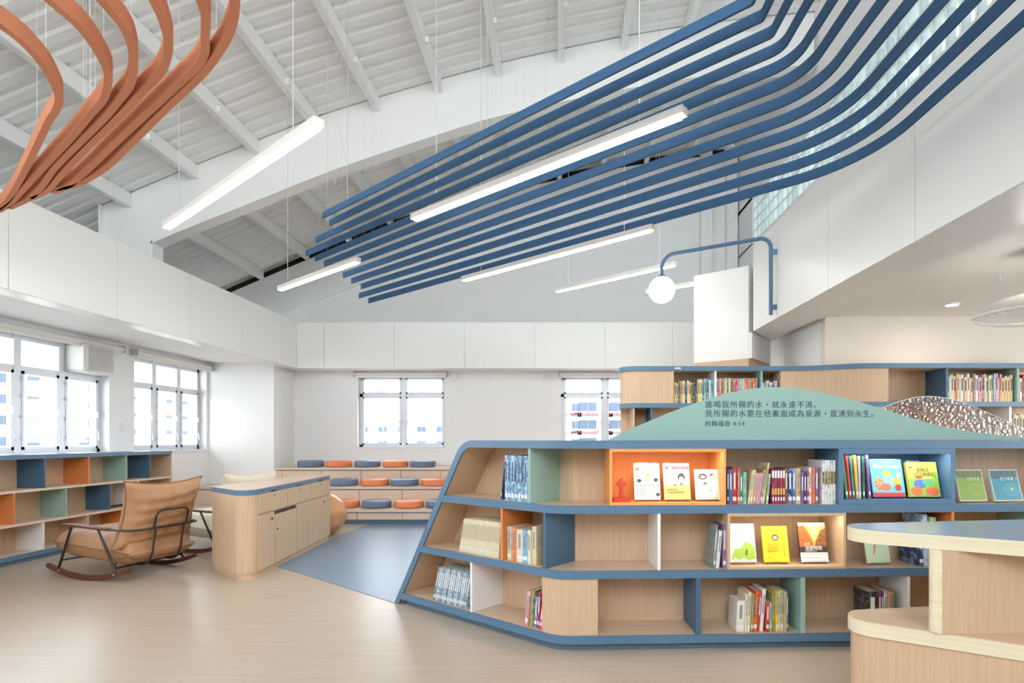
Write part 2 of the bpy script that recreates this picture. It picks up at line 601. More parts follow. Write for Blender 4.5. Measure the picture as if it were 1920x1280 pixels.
# portal rafter
YB = 7.9
bx = [-5.55 + 0.35 * i for i in range(27)]
low = lambda x: roofz(x) - (0.66 if x < -3.5 else 0.66 - 0.1 * min(1, (x + 3.5) / 2.5))
web = MB()
poly = [(x, low(x)) for x in bx] + [(x, roofz(x) + zd - 0.01) for x in reversed(bx)]
for i in range(len(bx) - 1):
    a, b = bx[i], bx[i + 1]
    web.prism_xz([(a, low(a)), (b, low(b)), (b, roofz(b) + zd), (a, roofz(a) + zd)], YB - 0.012, YB + 0.012)
rf = web.build('rafter', 'steel', ceil)
fg = MB()
for i in range(len(bx) - 1):
    a, b = bx[i], bx[i + 1]
    fg.prism_xz([(a, low(a) - 0.03), (b, low(b) - 0.03), (b, low(b)), (a, low(a))], YB - 0.11, YB + 0.11)
fg.build('flange', 'steel', rf)
for sx in (-2.9, -1.05):
    MB().prism_xz([(sx - 0.01, low(sx)), (sx + 0.01, low(sx)), (sx - 0.15, roofz(sx) + 0.05), (sx - 0.17, roofz(sx) + 0.05)], YB - 0.03, YB).build('stiffener', 'steel', rf)
cl = MB().box(-5.55, -5.53, YB - 0.11, YB + 0.11, 2.7, low(-5.5))
cl.prism_xz([(-6.27, 2.7), (-5.55, 2.7), (-5.55, roofz(-5.55) + zd), (-6.27, roofz(-6.27) + zd)], YB - 0.012, YB + 0.012)
cl.box(-6.29, -6.27, YB - 0.08, YB + 0.08, 2.7, roofz(-6.27) + zd - 0.02).build('column', 'steel', ceil)
MB().tube([(-0.1, 5.6, roofz(0.0) + 0.05), (0.92, 6.4, roofz(0.9) + 0.03)], 0.018).build('brace_rod', 'steel', ceil)
MB().tube([(-0.9, 2.6, roofz(-0.8) + 0.05), (0.05, 4.2, roofz(0.05) + 0.03)], 0.018).build('brace_rod', 'steel', ceil)

# gable wall above the far panels, with the dark slot under the deck
gw = MB()
gx = [-7.2 + 0.3 * i for i in range(37)]
for a, b in zip(gx, gx[1:]):
    gw.prism_xz([(a, 2.5), (b, 2.5), (b, roofz(b) + 0.02), (a, roofz(a) + 0.02)], YG, YG + 0.12)
gwo = gw.build('wall_gable', 'wall')
tag(gwo, 'white gable wall under the curved roof at the far end', 'wall', kind='structure')
dg_ = MB()
for a, b in zip(gx, gx[1:]):
    dg_.prism_xz([(a, roofz(a) - 0.1), (b, roofz(b) - 0.1), (b, roofz(b) + 0.4), (a, roofz(a) + 0.4)], YG + 0.13, YG + 0.18)
dg_.build('dark_slot', 'dark', gwo)
gr = MB()
for a, b in zip(gx[6:], gx[7:]):
    gr.prism_xz([(a, roofz(a) - 0.9), (b, roofz(b) - 0.9), (b, roofz(b) - 0.02), (a, roofz(a) - 0.02)], YG - 0.04, YG - 0.001)
gr.build('end_rafter', 'wall', gwo)
for cx in (2.85, 3.35):
    MB().box(cx, cx + 0.22, YG - 0.16, YG - 0.001, 2.5, roofz(cx) + 0.1).build('pilaster', 'wall', gwo)

# far wall with two window openings
FW = [(-3.82, -2.16), (0.07, 1.73)]
ZS, ZT = 1.157, 2.54
fw = MB()
fw.box(-6.4, 3.3, YF, YF + 0.25, 0, ZS)
fw.box(-6.4, 3.3, YF, YF + 0.25, ZT, 2.72)
for a, b in ((-6.4, FW[0][0]), (FW[0][1], FW[1][0]), (FW[1][1], 3.3)):
    fw.box(a, b, YF, YF + 0.25, ZS, ZT)
fwo = fw.build('wall_far', 'wall')
tag(fwo, 'white far wall behind the stepped bench', 'wall', kind='structure')
pier = MB().box(XL - 0.2, -5.02, 10.1, YF + 0.01, 0, 2.7).build('wall_pier', 'wall')
tag(pier, 'white wall pier between the side windows and the bench', 'wall', kind='structure')
# left wall with window openings
LW = [(3.66, 7.87), (8.34, 10.05)]
LW0 = (-2.6, 3.2)
LS, LT = 1.13, 2.53
lw = MB()
lw.box(XL - 0.25, XL, -4, 10.2, 0, LS)
lw.box(XL - 0.25, XL, -4, 11.5, LT, 2.70)
lw.box(-7.2, -6.95, -4, 11.5, 2.6, 4.2)
lw.box(-6.95, XL - 0.25, -4, 11.5, 2.6, 2.70)
for a, b in ((-4, LW0[0]), (LW0[1], LW[0][0]), (LW[0][1], LW[1][0]), (LW[1][1], 10.2)):
    lw.box(XL - 0.25, XL, a, b, LS, LT)
lwo = lw.build('wall_left', 'wall')
tag(lwo, 'white side wall with the long row of windows', 'wall', kind='structure')
alc = MB().box(XL, -4.9, -4, 10.9, 2.66, 2.72).build('ceiling_alcove', 'ceil')
tag(alc, 'low white ceiling along the side windows', 'ceiling', kind='structure')


t1 = empty('trim_1', (-4.75, 5, 2.6))
tag(t1, 'deep white panelled fascia above the side windows', 'fascia', kind='structure')
yy = -3.6
while yy < 10.3:
    y2 = min(yy + 1.22, 10.4)
    MB().box(-4.77, -4.75, yy + 0.003, y2 - 0.003, 2.602, 3.44).build('panel', 'fascia', t1)
    yy = y2
MB().box(-4.98, -4.765, -3.6, 10.4, 2.6, 3.43).build('core', 'fascia', t1)
t2 = empty('trim_2', (-1.5, 10.4, 2.6))
tag(t2, 'deep white panelled fascia across the far wall', 'fascia', kind='structure')
xx = -4.75
for x2 in (-4.25, -2.97, -1.69, -0.41, 0.87, 2.1, 3.3):
    MB().box(xx + 0.003, x2 - 0.003, 10.4, 10.42, 2.602, 3.44).build('panel', 'fascia', t2)
    xx = x2
MB().box(-4.98, 3.3, 10.415, YF + 0.02, 2.6, 3.43).build('core', 'fascia', t2)
MB().box(-4.98, 3.3, 10.5, 11.45, 3.40, 3.43).build('top_board', 'wall', t2)

# right side: fascia, glass block wall, right room
XF = 2.35
t3 = empty('trim_3', (XF, 3, 2.6))
tag(t3, 'deep white sloping-view fascia above the reading room opening', 'fascia', kind='structure')
yy = 6.85
for y2 in (6.1, 4.95, 3.75, 2.5, 1.2, 0, -1.2, -3.6):
    MB().box(XF, XF + 0.02, y2 + 0.003, yy - 0.003, 2.602, 3.64).build('panel', 'fascia', t3)
    yy = y2
MB().prism([(XF + 0.015, -3.6), (2.80, -3.6), (2.80, 7.5), (XF + 0.015, 6.85)], 2.6, 3.63).build('core', 'fascia', t3)
wr = MB()
wr.box(XR, XR + 0.2, -4, 11.5, 2.7, 4.93)
wr.box(XR, XR + 0.2, -4, 11.5, 5.74, 7.3)
wr.box(XR, XR + 0.2, 10.55, 11.5, 4.9, 5.8)
wr.box(XR, XR + 0.2, -4, 2.2, 4.9, 5.8)
wro = wr.build('wall_right', 'wall')
tag(wro, 'tall white wall holding the glass block strip', 'wall', kind='structure')
led_ = MB().box(2.79, XR + 0.05, -3.6, 11.4, 3.55, 3.62).build('ledge', 'wall', wro)
w5 = empty('window_5', (XR, 6.4, 4.93))
tag(w5, 'long strip of glass blocks high in the right wall', 'window', kind='structure')
gb = None
nb = 0
for j in range(4):
    for i in range(43):
        y0 = 2.24 + i * 0.193
        z0 = 4.945 + j * 0.198
        if gb is None:
            gb = MB().box(XR + 0.03, XR + 0.12, y0 + 0.004, y0 + 0.189, z0 + 0.004, z0 + 0.194).build('glass_block', 'block', w5)
            base = (y0, z0)
        else:
            c = gb.copy()
            COL.objects.link(c)
            c.location = (0, y0 - base[0], z0 - base[1])
gt = MB()
for j in range(5): gt.box(XR + 0.02, XR + 0.13, 2.2, 10.56, 4.94 + j * 0.198, 4.948 + j * 0.198)
for i in range(44): gt.box(XR + 0.02, XR + 0.13, 2.236 + i * 0.193, 2.244 + i * 0.193, 4.94, 5.75)
gt.build('grout', 'grout', w5)

# turned pillar by the opening: white above, wood below
pw = [(2.33, 6.95), (1.77, 7.40), (2.24, 8.02), (2.82, 7.57)]
pl = MB().prism(pw, 2.29, 3.42).build('wall_pillar', 'fascia')
tag(pl, 'white upper part of the turned pillar beside the globe lamp', 'pillar', kind='structure')
MB().prism([(x, y_) for x, y_ in pw], 0, 2.288).build('wood_cladding', 'wood', pl)
MB().prism([(2.36, 6.92), (2.80, 7.5), (2.79, 7.55), (2.33, 6.96)], 2.29, 2.602).build('side_panel', 'wall', pl)
w1 = MB().box(2.96, 3.06, 6.412, 11.4, 0, 2.68).build('wall_passage', 'wall')
tag(w1, 'white passage wall beside the turned pillar', 'wall', kind='structure')
rail = MB().tube([(2.95, 7.35, 2.02), (2.95, 6.95, 2.13)], 0.008).tube([(2.95, 7.35, 1.97), (2.95, 6.95, 2.08)], 0.008).tube([(2.95, 6.95, 1.85), (2.95, 6.95, 2.2)], 0.01)
rail.build('handrail', 'plastic', w1)
w2 = MB().box(2.96, 7.0, 6.31, 6.41, 0, 2.68).build('wall_reading_room', 'wallwarmlit')
tag(w2, 'reading room back wall above the bookcase, warm light put into its colour', 'wall', kind='structure')
w3 = MB().box(7.0, 7.1, -4, 6.4, 0, 0.9).box(7.0, 7.1, -4, 6.4, 2.45, 2.68).box(7.0, 7.1, -4, -2, 0.9, 2.45).box(7.0, 7.1, 5.2, 6.4, 0.9, 2.45).build('wall_end', 'wall')
w8 = empty('added_window_8', (7.05, 1.6, 0.9))  # unseen window, added so daylight brightens the reading room and its ceiling
tag(w8, 'unseen window added in the end wall to bring daylight into the reading room', 'window', kind='structure')
for k in range(7):
    MB().box(7.02, 7.08, -2.03 + 1.2 * k, -1.97 + 1.2 * k, 0.9, 2.45).build('mullion', 'alu', w8)
    if k < 6: MB().box(7.047, 7.053, -1.97 + 1.2 * k, -0.83 + 1.2 * k, 0.9, 2.45).build('pane', 'glass', w8)
tag(w3, 'white end wall of the reading room', 'wall', kind='structure')
rc = MB().box(2.80, 7.0, -3.6, 11.4, 2.66, 2.70).build('ceiling_reading_room', 'ceil')
tag(rc, 'low white ceiling of the reading room', 'ceiling', kind='structure')
MB().box(2.801, 2.93, -3.6, 6.31, 2.63, 2.66).build('ceiling_edge', 'ceil', rc)


# behind the viewpoint, unseen: wall holds back light, glazing added to light the roof
wb = MB().box(-6.4, 7.1, -4.1, -3.98, 0, 3.3).build('wall_back', 'wall')
tag(wb, 'unseen white wall behind the viewpoint, its height set to limit daylight', 'wall', kind='structure')
w7 = empty('added_window_7', (-1.5, -4.0, 3.3))
tag(w7, 'unseen glazing added above the back wall to light the roof', 'window', kind='structure')
for k in range(9):
    gx0 = -6.2 + k * 1.1
    MB().box(gx0 - 0.04, gx0 + 0.04, -4.05, -3.95, 3.3, roofz(gx0) + 0.15).build('mullion', 'alu', w7)
    if k < 8: MB().prism_xz([(gx0 + 0.04, 3.302), (gx0 + 1.06, 3.302), (gx0 + 1.06, roofz(gx0 + 1.06) + 0.15), (gx0 + 0.04, roofz(gx0 + 0.04) + 0.15)], -4.0, -3.994).build('pane', 'glass', w7)


# ------------------------------------------------------------------ windows
def win_child(w, name, mat, *b):
    return MB().box(*b).build(name, mat, w)


def window_side(name, label, y0, y1, mull, transom, skip_upper=None):
    X0 = XL - 0.15
    w = empty(name, (X0, (y0 + y1) / 2, LS))
    tag(w, label, 'window', kind='structure')
    f = MB()
    f.box(X0 - 0.05, X0 + 0.02, y0, y0 + 0.05, LS, LT).box(X0 - 0.05, X0 + 0.02, y1 - 0.05, y1, LS, LT)
    f.box(X0 - 0.05, X0 + 0.02, y0, y1, LS, LS + 0.05).box(X0 - 0.05, X0 + 0.02, y0, y1, LT - 0.06, LT)
    f.build('frame', 'alu', w)
    edges = [y0] + mull + [y1]
    for mY in mull: win_child(w, 'mullion', 'alu', X0 - 0.05, X0 + 0.03, mY - 0.045, mY + 0.045, LS, LT)
    win_child(w, 'transom', 'alu', X0 - 0.05, X0 + 0.025, y0, y1, transom - 0.03, transom + 0.03)
    for i, (a, b) in enumerate(zip(edges, edges[1:])):
        s = MB()
        a2, b2 = a + 0.048, b - 0.048
        z0, z1 = LS + 0.05, transom - 0.03
        s.box(X0 - 0.02, X0 + 0.035, a2, a2 + 0.035, z0, z1).box(X0 - 0.02, X0 + 0.035, b2 - 0.035, b2, z0, z1)
        s.box(X0 - 0.02, X0 + 0.035, a2, b2, z0, z0 + 0.035).box(X0 - 0.02, X0 + 0.035, a2, b2, z1 - 0.035, z1)
        so = s.build('sash', 'alu', w)
        MB().box(X0 + 0.002, X0 + 0.008, a2 + 0.03, b2 - 0.03, z0 + 0.03, z1 - 0.03).build('pane', 'glass', so)
        MB().box(X0 + 0.035, X0 + 0.06, b2 - 0.035, b2 - 0.01, 1.60, 1.68).build('handle', 'alu', so)
        MB().bar((X0 + 0.05, b2 - 0.02, 1.42), (X0 + 0.09, b2 - 0.05, 1.30), 0.012, 0.02).build('latch', 'alu', so)
        for hz in (1.3, 1.55, 1.8, 2.0): MB().box(X0 + 0.035, X0 + 0.05, a2 - 0.01, a2 + 0.02, hz, hz + 0.04).build('hinge', 'alu', so)
        if i != skip_upper:
            MB().box(X0 + 0.002, X0 + 0.008, a + 0.04, b - 0.04, transom + 0.02, LT - 0.05).build('pane', 'glass', w)
    win_child(w, 'sill', 'sill', X0 + 0.02, XL + 0.02, y0, y1, LS - 0.03, LS + 0.004)
    return w


m1 = [3.66 + 0.6 * i for i in range(1, 7)]
window_side('window_1', 'aluminium side window with a wall fan in its top corner', LW[0][0], LW[0][1], m1, 2.14, skip_upper=len(m1))
window_side('added_window_6', 'unseen aluminium side window beside the viewpoint, added for more daylight', LW0[0], LW0[1], [-2.6 + 0.725 * i for i in range(1, 8)], 2.14)  # unseen window, added so more daylight enters from the left
window_side('window_2', 'three-light aluminium side window next to the pier', LW[1][0], LW[1][1], [8.92, 9.50], 2.14)


def window_far(name, label, x0, x1):
    Y0 = YF + 0.14
    w = empty(name, ((x0 + x1) / 2, Y0, ZS))
    tag(w, label, 'window', kind='structure')
    xm, tz = (x0 + x1) / 2 + 0.02, 2.155
    f = MB()
    f.box(x0, x0 + 0.06, Y0, Y0 + 0.07, ZS, ZT).box(x1 - 0.04, x1, Y0, Y0 + 0.07, ZS, ZT)
    f.box(x0, x1, Y0, Y0 + 0.07, ZS, ZS + 0.05).box(x0, x1, Y0, Y0 + 0.07, ZT - 0.05, ZT)
    f.build('frame', 'alu', w)
    win_child(w, 'mullion', 'alu', xm - 0.045, xm + 0.045, Y0 - 0.01, Y0 + 0.07, ZS, ZT)
    win_child(w, 'transom', 'alu', x0, x1, Y0, Y0 + 0.07, tz - 0.03, tz + 0.03)
    for a, b in ((x0 + 0.06, xm - 0.045), (xm + 0.045, x1 - 0.04)):
        for z0, z1 in ((ZS + 0.05, tz - 0.03), (tz + 0.03, ZT - 0.05)):
            s = MB().box(a, a + 0.03, Y0 - 0.02, Y0 + 0.04, z0, z1).box(b - 0.03, b, Y0 - 0.02, Y0 + 0.04, z0, z1)
            s.box(a, b, Y0 - 0.02, Y0 + 0.04, z0, z0 + 0.03).box(a, b, Y0 - 0.02, Y0 + 0.04, z1 - 0.03, z1)
            so = s.build('sash', 'alu', w)
            MB().box(a + 0.025, b - 0.025, Y0 + 0.005, Y0 + 0.011, z0 + 0.025, z1 - 0.025).build('pane', 'glass', so)
            if z1 < 2.2:
                hx = b - 0.02 if a < xm - 0.1 else a + 0.02
                MB().box(hx - 0.025, hx + 0.025, Y0 - 0.05, Y0 - 0.02, 1.60, 1.68).build('handle', 'alu', so)
                for hz in (1.28, 1.53, 1.78, 2.04): MB().box(hx - 0.02, hx + 0.02, Y0 - 0.035, Y0 - 0.02, hz, hz + 0.03).build('hinge', 'alu', so)
            else:
                MB().bar((a + 0.28, Y0 - 0.03, z0 + 0.03), (a + 0.42, Y0 - 0.05, z0 + 0.07), 0.015, 0.02).build('latch', 'alu', so)
    win_child(w, 'sill', 'sill', x0, x1, YF - 0.01, Y0 + 0.01, ZS - 0.02, ZS + 0.004)
    return w


window_far('window_3', 'two-light aluminium window above the round cushions', *FW[0])
window_far('window_4', 'two-light aluminium window behind the mint hill panel', *FW[1])

# =================================================================== OUTSIDE
def block_building(name, label, face, along0, along1, ztop, zbot, floors, wins, at, group=None, flowers=False):
    """face: 'x' (facade looks to +x at x=at) or 'y' (looks to -y at y=at)"""
    if face == 'x':
        tf = Matrix(((0, -1, 0, at), (1, 0, 0, 0), (0, 0, 1, 0), (0, 0, 0, 1)))     # local x -> world y, local y -> -x
    else:
        tf = Matrix.Translation((0, at, 0))
    r = empty(name, tf @ Vector(((along0 + along1) / 2, 0, zbot)))
    tag(r, label, 'building')
    MB(tf).box(along0, along1, 0.0, 12, zbot, ztop).build('wall', 'facade', r)
    MB(tf).box(along0 - 0.3, along1 + 0.3, -0.5, 12, ztop, ztop + 0.5).build('parapet', 'facade', r)
    for z in floors:
        if flowers:
            MB(tf).box(along0, along1, -0.7, 0, z - 0.55, z - 0.1).build('balcony_slab', 'facade', r)
        for a, w_, h_ in wins:
            o = MB(tf).box(a, a + w_, -0.08, 0.05, z + 0.5, z + 0.5 + h_).build('window', 'facrail', r)
            nn = 2
            for q in range(nn):
                MB(tf).box(a + 0.08 + q * w_ / nn, a + (q + 1) * w_ / nn - 0.08, -0.12, -0.07, z + 0.58, z + 0.42 + h_).build('pane', 'facglass', o)
            if flowers:
                pb = MB(tf).box(a - 0.2, a + w_ + 0.2, -1.0, -0.7, z - 0.5, z - 0.2).build('planter', 'facrail', r)
                f_ = MB(tf)
                for q in range(9):
                    cx = a - 0.1 + q * (w_ + 0.2) / 8
                    f_.box(cx - 0.16, cx + 0.16, -1.1, -0.65, z - 0.22, z + random.uniform(0.02, 0.3))
                f_.build('flowers', 'flower', pb)
    return r


fl_l = [-17.2 + 2.86 * i for i in range(10)]
block_building('apartment_building', 'white apartment block seen through the side window with the fan', 'x', 66, 93, 12.2, -30, [z for z in fl_l if z > -8 and z < 10], [(67.5 + 4.4 * i, 1.9, 1.3) for i in range(6)], -75)
block_building('apartment_building', 'white stairwell block seen through the side window next to the pier', 'x', 95, 112, 9.5, -30, [z - 1 for z in fl_l if z > -8 and z < 9], [(96 + 4.5 * i, 1.5, 0.7) for i in range(4)], -72)
block_building('apartment_building', 'white slab block with few windows behind the pier end', 'x', 114, 150, 11, -30, [z - 0.4 for z in fl_l if z > -8 and z < 9], [(115.5 + 5.2 * i, 2.2, 1.2) for i in range(6)], -76)
block_building('apartment_building', 'balcony building with red flowers behind the window by the hill', 'y', -3.5, 22, 9.8, -30, [-3.4, -0.4, 2.6, 5.6], [(-1.6 + 5.2 * i, 3.0, 1.5) for i in range(4)] + [(2.4 + 5.2 * i, 1.4, 1.3) for i in range(3)], 96, flowers=True)
block_building('apartment_building', 'pale building far behind the window over the cushions', 'y', -44, -14, 6.2, -30, [-3.6, -0.6, 2.4], [(-41 + 4.0 * i, 1.8, 1.1) for i in range(7)], 118)
g = MB().box(-250, 250, -60, 300, -31, -30).build('ground', 'ground')
tag(g, 'concrete ground far below the windows', 'ground', kind='structure')


# =================================================================== THINGS ON WALLS
def blind(label, axis, a, b, at, z):
    if axis == 'y':
        r = empty('roller_blind', (at, (a + b) / 2, z - 0.05))
        MB().tube([(at, a, z), (at, b, z)], 0.035, 12).build('roll', 'plastic', r, smooth='auto')
        MB().box(at - 0.01, at + 0.01, a + 0.02, b - 0.02, z - 0.07, z - 0.03).build('hem_bar', 'plastic', r)
        for e in (a, b): MB().box(at - 0.06, at + 0.045, e - 0.012, e + 0.012, z - 0.045, z + 0.05).build('bracket', 'grille', r)
    else:
        r = empty('roller_blind', ((a + b) / 2, at, z - 0.05))
        MB().tube([(a, at, z), (b, at, z)], 0.035, 12).build('roll', 'plastic', r, smooth='auto')
        MB().box(a + 0.02, b - 0.02, at - 0.01, at + 0.01, z - 0.07, z - 0.03).build('hem_bar', 'plastic', r)
        for e in (a, b): MB().box(e - 0.012, e + 0.012, at - 0.045, at + 0.05, z - 0.045, z + 0.045).build('bracket', 'grille', r)
    tag(r, label, 'blind')


blind('white rolled-up blind above the side window with the wall fan', 'y', 3.7, 8.02, XL + 0.07, 2.565)
blind('white rolled-up blind above the side window next to the pier', 'y', 8.26, 10.08, XL + 0.07, 2.565)
blind('white rolled-up blind above the window over the round cushions', 'x', -3.86, -2.10, YF - 0.06, 2.545)
blind('white rolled-up blind above the window by the hill panel', 'x', 0.03, 1.80, YF - 0.06, 2.545)

fan = empty('wall_fan', (XL - 0.1, 7.56, 2.17))
tag(fan, 'white louvred ventilation fan in the top corner of the side window', 'fan')
MB().box(XL - 0.16, XL + 0.14, 7.31, 7.80, 2.17, 2.54).build('housing', 'plastic', fan, bevel=0.03)
MB().box(XL - 0.18, XL - 0.155, 7.22, 7.87, 2.15, 2.56).build('back_plate', 'alu', fan)
for i in range(13):
    z = 2.215 + i * 0.024
    MB().bar((XL + 0.143, 7.36, z), (XL + 0.143, 7.75, z), 0.02, 0.012).build('louvre', 'grille', fan)
MB().box(XL - 0.1, XL + 0.12, 7.300, 7.312, 2.2, 2.5).build('side_cover', 'plastic', fan)
tag(MB().box(XL, XL + 0.012, 8.06, 8.14, 1.42, 1.54).box(XL + 0.01, XL + 0.018, 8.08, 8.12, 1.45, 1.51).build('wall_switch', 'plastic', bevel=0.003), 'small white switch plate on the wall between the side windows', 'switch')
tag(MB().box(-1.93, -1.85, YF - 0.03, YF - 0.001, 2.46, 2.56).tube([(-1.89, YF - 0.03, 2.5), (-1.95, YF - 0.03, 2.42), (-2.02, YF - 0.02, 2.41), (-2.06, YF - 0.01, 2.44)], 0.006).build('wall_sensor', 'plastic'), 'white wall sensor with a looped cable right of the cushion window', 'sensor')
tag(MB().box(-0.28, -0.18, YF - 0.05, YF - 0.001, 2.46, 2.55).tube([(-0.23, YF - 0.05, 2.505), (-0.23, YF - 0.08, 2.50)], 0.025, 10).build('wall_camera', 'plastic'), 'small white box camera on the far wall left of the hill window', 'camera')

# =================================================================== CEILING LAMPS
DX, DY = 0.772, -0.636


def linear_lamp(label, p, q, z):
    p, q = Vector((p[0], p[1], z)), Vector((q[0], q[1], z))
    r = empty('linear_pendant_lamp', (p + q) / 2)
    tag(r, label, 'lamp', 'linear pendant lamps')
    d = (q - p).normalized()
    MB().bar(p + Vector((0, 0, 0.030)), q + Vector((0, 0, 0.030)), 0.066, 0.046).build('housing', 'lampwhite', r)
    L_ = (q - p).length
    k = max(1, round(L_ / 1.1))
    for i in range(k):
        a = p + d * (0.02 + (L_ - 0.04) * i / k)
        b = p + d * (0.02 + (L_ - 0.04) * (i + 1) / k - 0.012)
        MB().bar(a + Vector((0, 0, 0.003)), b + Vector((0, 0, 0.003)), 0.052, 0.012).build('diffuser', 'led', r)
    for t in (0.12, 0.88):
        c = p + (q - p) * t
        MB().tube([(c.x, c.y, z + 0.05), (c.x, c.y, roofz(c.x) + 0.15)], 0.0025, 5).build('cable', 'wire', r)
    return r


linear_lamp('long linear pendant lamp hanging beside the orange baffles', (-3.44, 5.02), (-1.41, 3.375), 3.15)
linear_lamp('long linear pendant lamp hanging among the blue baffles', (-1.218, 4.83), (0.73, 3.26), 3.15)
linear_lamp('short linear pendant lamp below the far ends of the blue baffles', (-3.45, 7.09), (-2.08, 5.96), 3.15)
linear_lamp('linear pendant lamp just under the lowest blue baffle', (-1.10, 6.67), (0.85, 5.05), 3.15)
linear_lamp('thin far linear pendant lamp passing behind the globe lamp', (-0.02, 8.53), (1.5, 7.22), 3.5)
linear_lamp('far linear pendant lamp half hidden by the turned pillar', (1.36, 8.75), (2.5, 7.95), 3.55)

# globe lamp on the fascia
gl = empty('globe_wall_lamp', (2.33, 6.06, 2.60))
tag(gl, 'opal globe lamp on a bent blue wall arm', 'lamp')
ax, ay = 2.29, 6.12
ex, ey = 1.235, 6.75
zt = 3.475
pth = [(ax, ay, 2.64), (ax, ay, zt - 0.12)]
dv = Vector((ex - ax, ey - ay, 0)).normalized()
for k in range(1, 7):
    t = k / 6 * math.pi / 2
    pth.append((ax + dv.x * 0.12 * (1 - math.cos(t)), ay + dv.y * 0.12 * (1 - math.cos(t)), zt - 0.12 + 0.12 * math.sin(t)))
for k in range(0, 7):
    t = k / 6 * math.pi / 2
    pth.append((ex - dv.x * 0.15 * (1 - math.sin(t)), ey - dv.y * 0.15 * (1 - math.sin(t)), zt - 0.15 * (1 - math.cos(t))))
pth.append((ex, ey, 3.24))
MB().tube(pth, 0.021, 10).build('arm', 'bluepipe', gl, smooth='auto')
MB().bar((ax, ay, 3.31), (XF, ay - 0.02, 3.31), 0.03, 0.05).build('wall_bracket', 'bluepipe', gl)
MB().bar((ax, ay, 2.72), (XF, ay, 2.72), 0.03, 0.05).build('wall_bracket', 'bluepipe', gl)
MB().lathe([(0.0, 0.0), (0.05, 0.0), (0.045, 0.02), (0.02, 0.035), (0.0, 0.035)], (ex, ey, 3.215), 16).build('collar', 'bluepipe', gl, smooth='auto')
R_ = 0.156
MB().lathe([(R_ * math.sin(math.pi * k / 16), -R_ * math.cos(math.pi * k / 16)) for k in range(17)], (ex, ey, 3.07), 28).build('globe', 'globe', gl, smooth=True)

# reading room pendant, downlight, sprinkler
pn = empty('glass_pendant_lamp', (3.44, 4.1, 2.1))
tag(pn, 'rippled clear glass disc pendant lamp in the reading room', 'lamp')
MB().lathe([(0.0, 0.155), (0.12, 0.145), (0.24, 0.11), (0.33, 0.06), (0.375, 0.005), (0.36, -0.02), (0.26, -0.045), (0.14, -0.055), (0, -0.06)], (3.44, 4.1, 2.2), 40).build('glass_shade', 'shade', pn, smooth=True)
MB().lathe([(0.37, 0.0), (0.38, 0.008), (0.37, 0.016)], (3.44, 4.1, 2.197), 40, caps=False).build('rim', 'plastic', pn, smooth=True)
MB().lathe([(0.0, 0), (0.05, 0.0), (0.02, 0.14), (0, 0.14)], (3.44, 4.1, 2.36), 16).build('socket', 'plastic', pn, smooth='auto')
MB().tube([(3.44, 4.1, 2.48), (3.44, 4.1, 2.65)], 0.004, 6).build('cable', 'wire', pn)
MB().lathe([(0, 0), (0.07, 0.0), (0.07, 0.02), (0, 0.02)], (3.44, 4.1, 2.64), 20).build('canopy', 'plastic', pn)
MB().lathe([(0, -0.04), (0.035, -0.02), (0.04, 0.0), (0.03, 0.03), (0, 0.04)], (3.44, 4.1, 2.30), 14).build('bulb', 'bulb', pn, smooth=True)


def downlight(label, x, y_, vis=True):
    r = empty('downlight', (x, y_, 2.64))
    tag(r, label, 'lamp')
    MB().lathe([(0.055, 0.0), (0.07, 0.0), (0.07, 0.019), (0.055, 0.019)], (x, y_, 2.64), 24, caps=False).build('ring', 'plastic', r)
    MB().lathe([(0.0, 0.004), (0.055, 0.004)], (x, y_, 2.64), 24).build('lens', 'down', r)


downlight('recessed downlight in the reading room ceiling near the bookcase', 3.94, 5.7)
downlight('unseen downlight added beyond the frame to brighten the reading room', 4.4, 3.2)  # this and the four below are unseen, added to brighten the reading room
downlight('unseen downlight added above the curved table to brighten the reading room', 3.3, 1.6)
downlight('unseen downlight added to brighten the far side of the reading room', 5.6, 4.2)
downlight('unseen downlight added to brighten the middle of the reading room', 5.4, 1.8)
downlight('unseen downlight added to brighten the near end of the reading room', 4.2, -0.4)
sp = MB().tube([(3.62, 4.67, 2.66), (3.62, 4.67, 2.60)], 0.008, 8).lathe([(0, 0), (0.016, 0), (0.016, 0.004), (0, 0.004)], (3.62, 4.67, 2.595), 10).build('sprinkler_head', 'wire')
tag(sp, 'small sprinkler head in the reading room ceiling', 'sprinkler')

# =================================================================== BAFFLES
ZB, HB = 3.225, 0.052
blades = [  # left end x, y, run offset n, x after the bend
    (-2.04, 5.00, 2.493, 0.865), (-2.05, 5.14, 2.620, 0.945), (-2.36, 5.55, 2.757, 1.030), (-2.64, 6.03, 2.895, 1.120),
    (-2.61, 6.17, 3.040, 1.225), (-2.59, 6.34, 3.195, 1.325), (-2.53, 6.50, 3.370, 1.450), (-2.55, 6.80, 3.567, 1.575),
    (-2.54, 7.05, 3.764, 1.715), (-2.51, 7.32, 3.980, 1.855), (-2.70, 7.79, 4.220, 2.005), (-2.665, 8.06, 4.460, 2.170)]
RB = [0.02, 0.02, 0.04, 0.14, 0.28, 0.40, 0.52, 0.64, 0.76, 0.88, 0.98, 1.08]
pos = ['highest in view', 'second', 'third', 'fourth', 'fifth', 'sixth', 'seventh', 'eighth', 'ninth', 'tenth', 'eleventh', 'lowest in view']
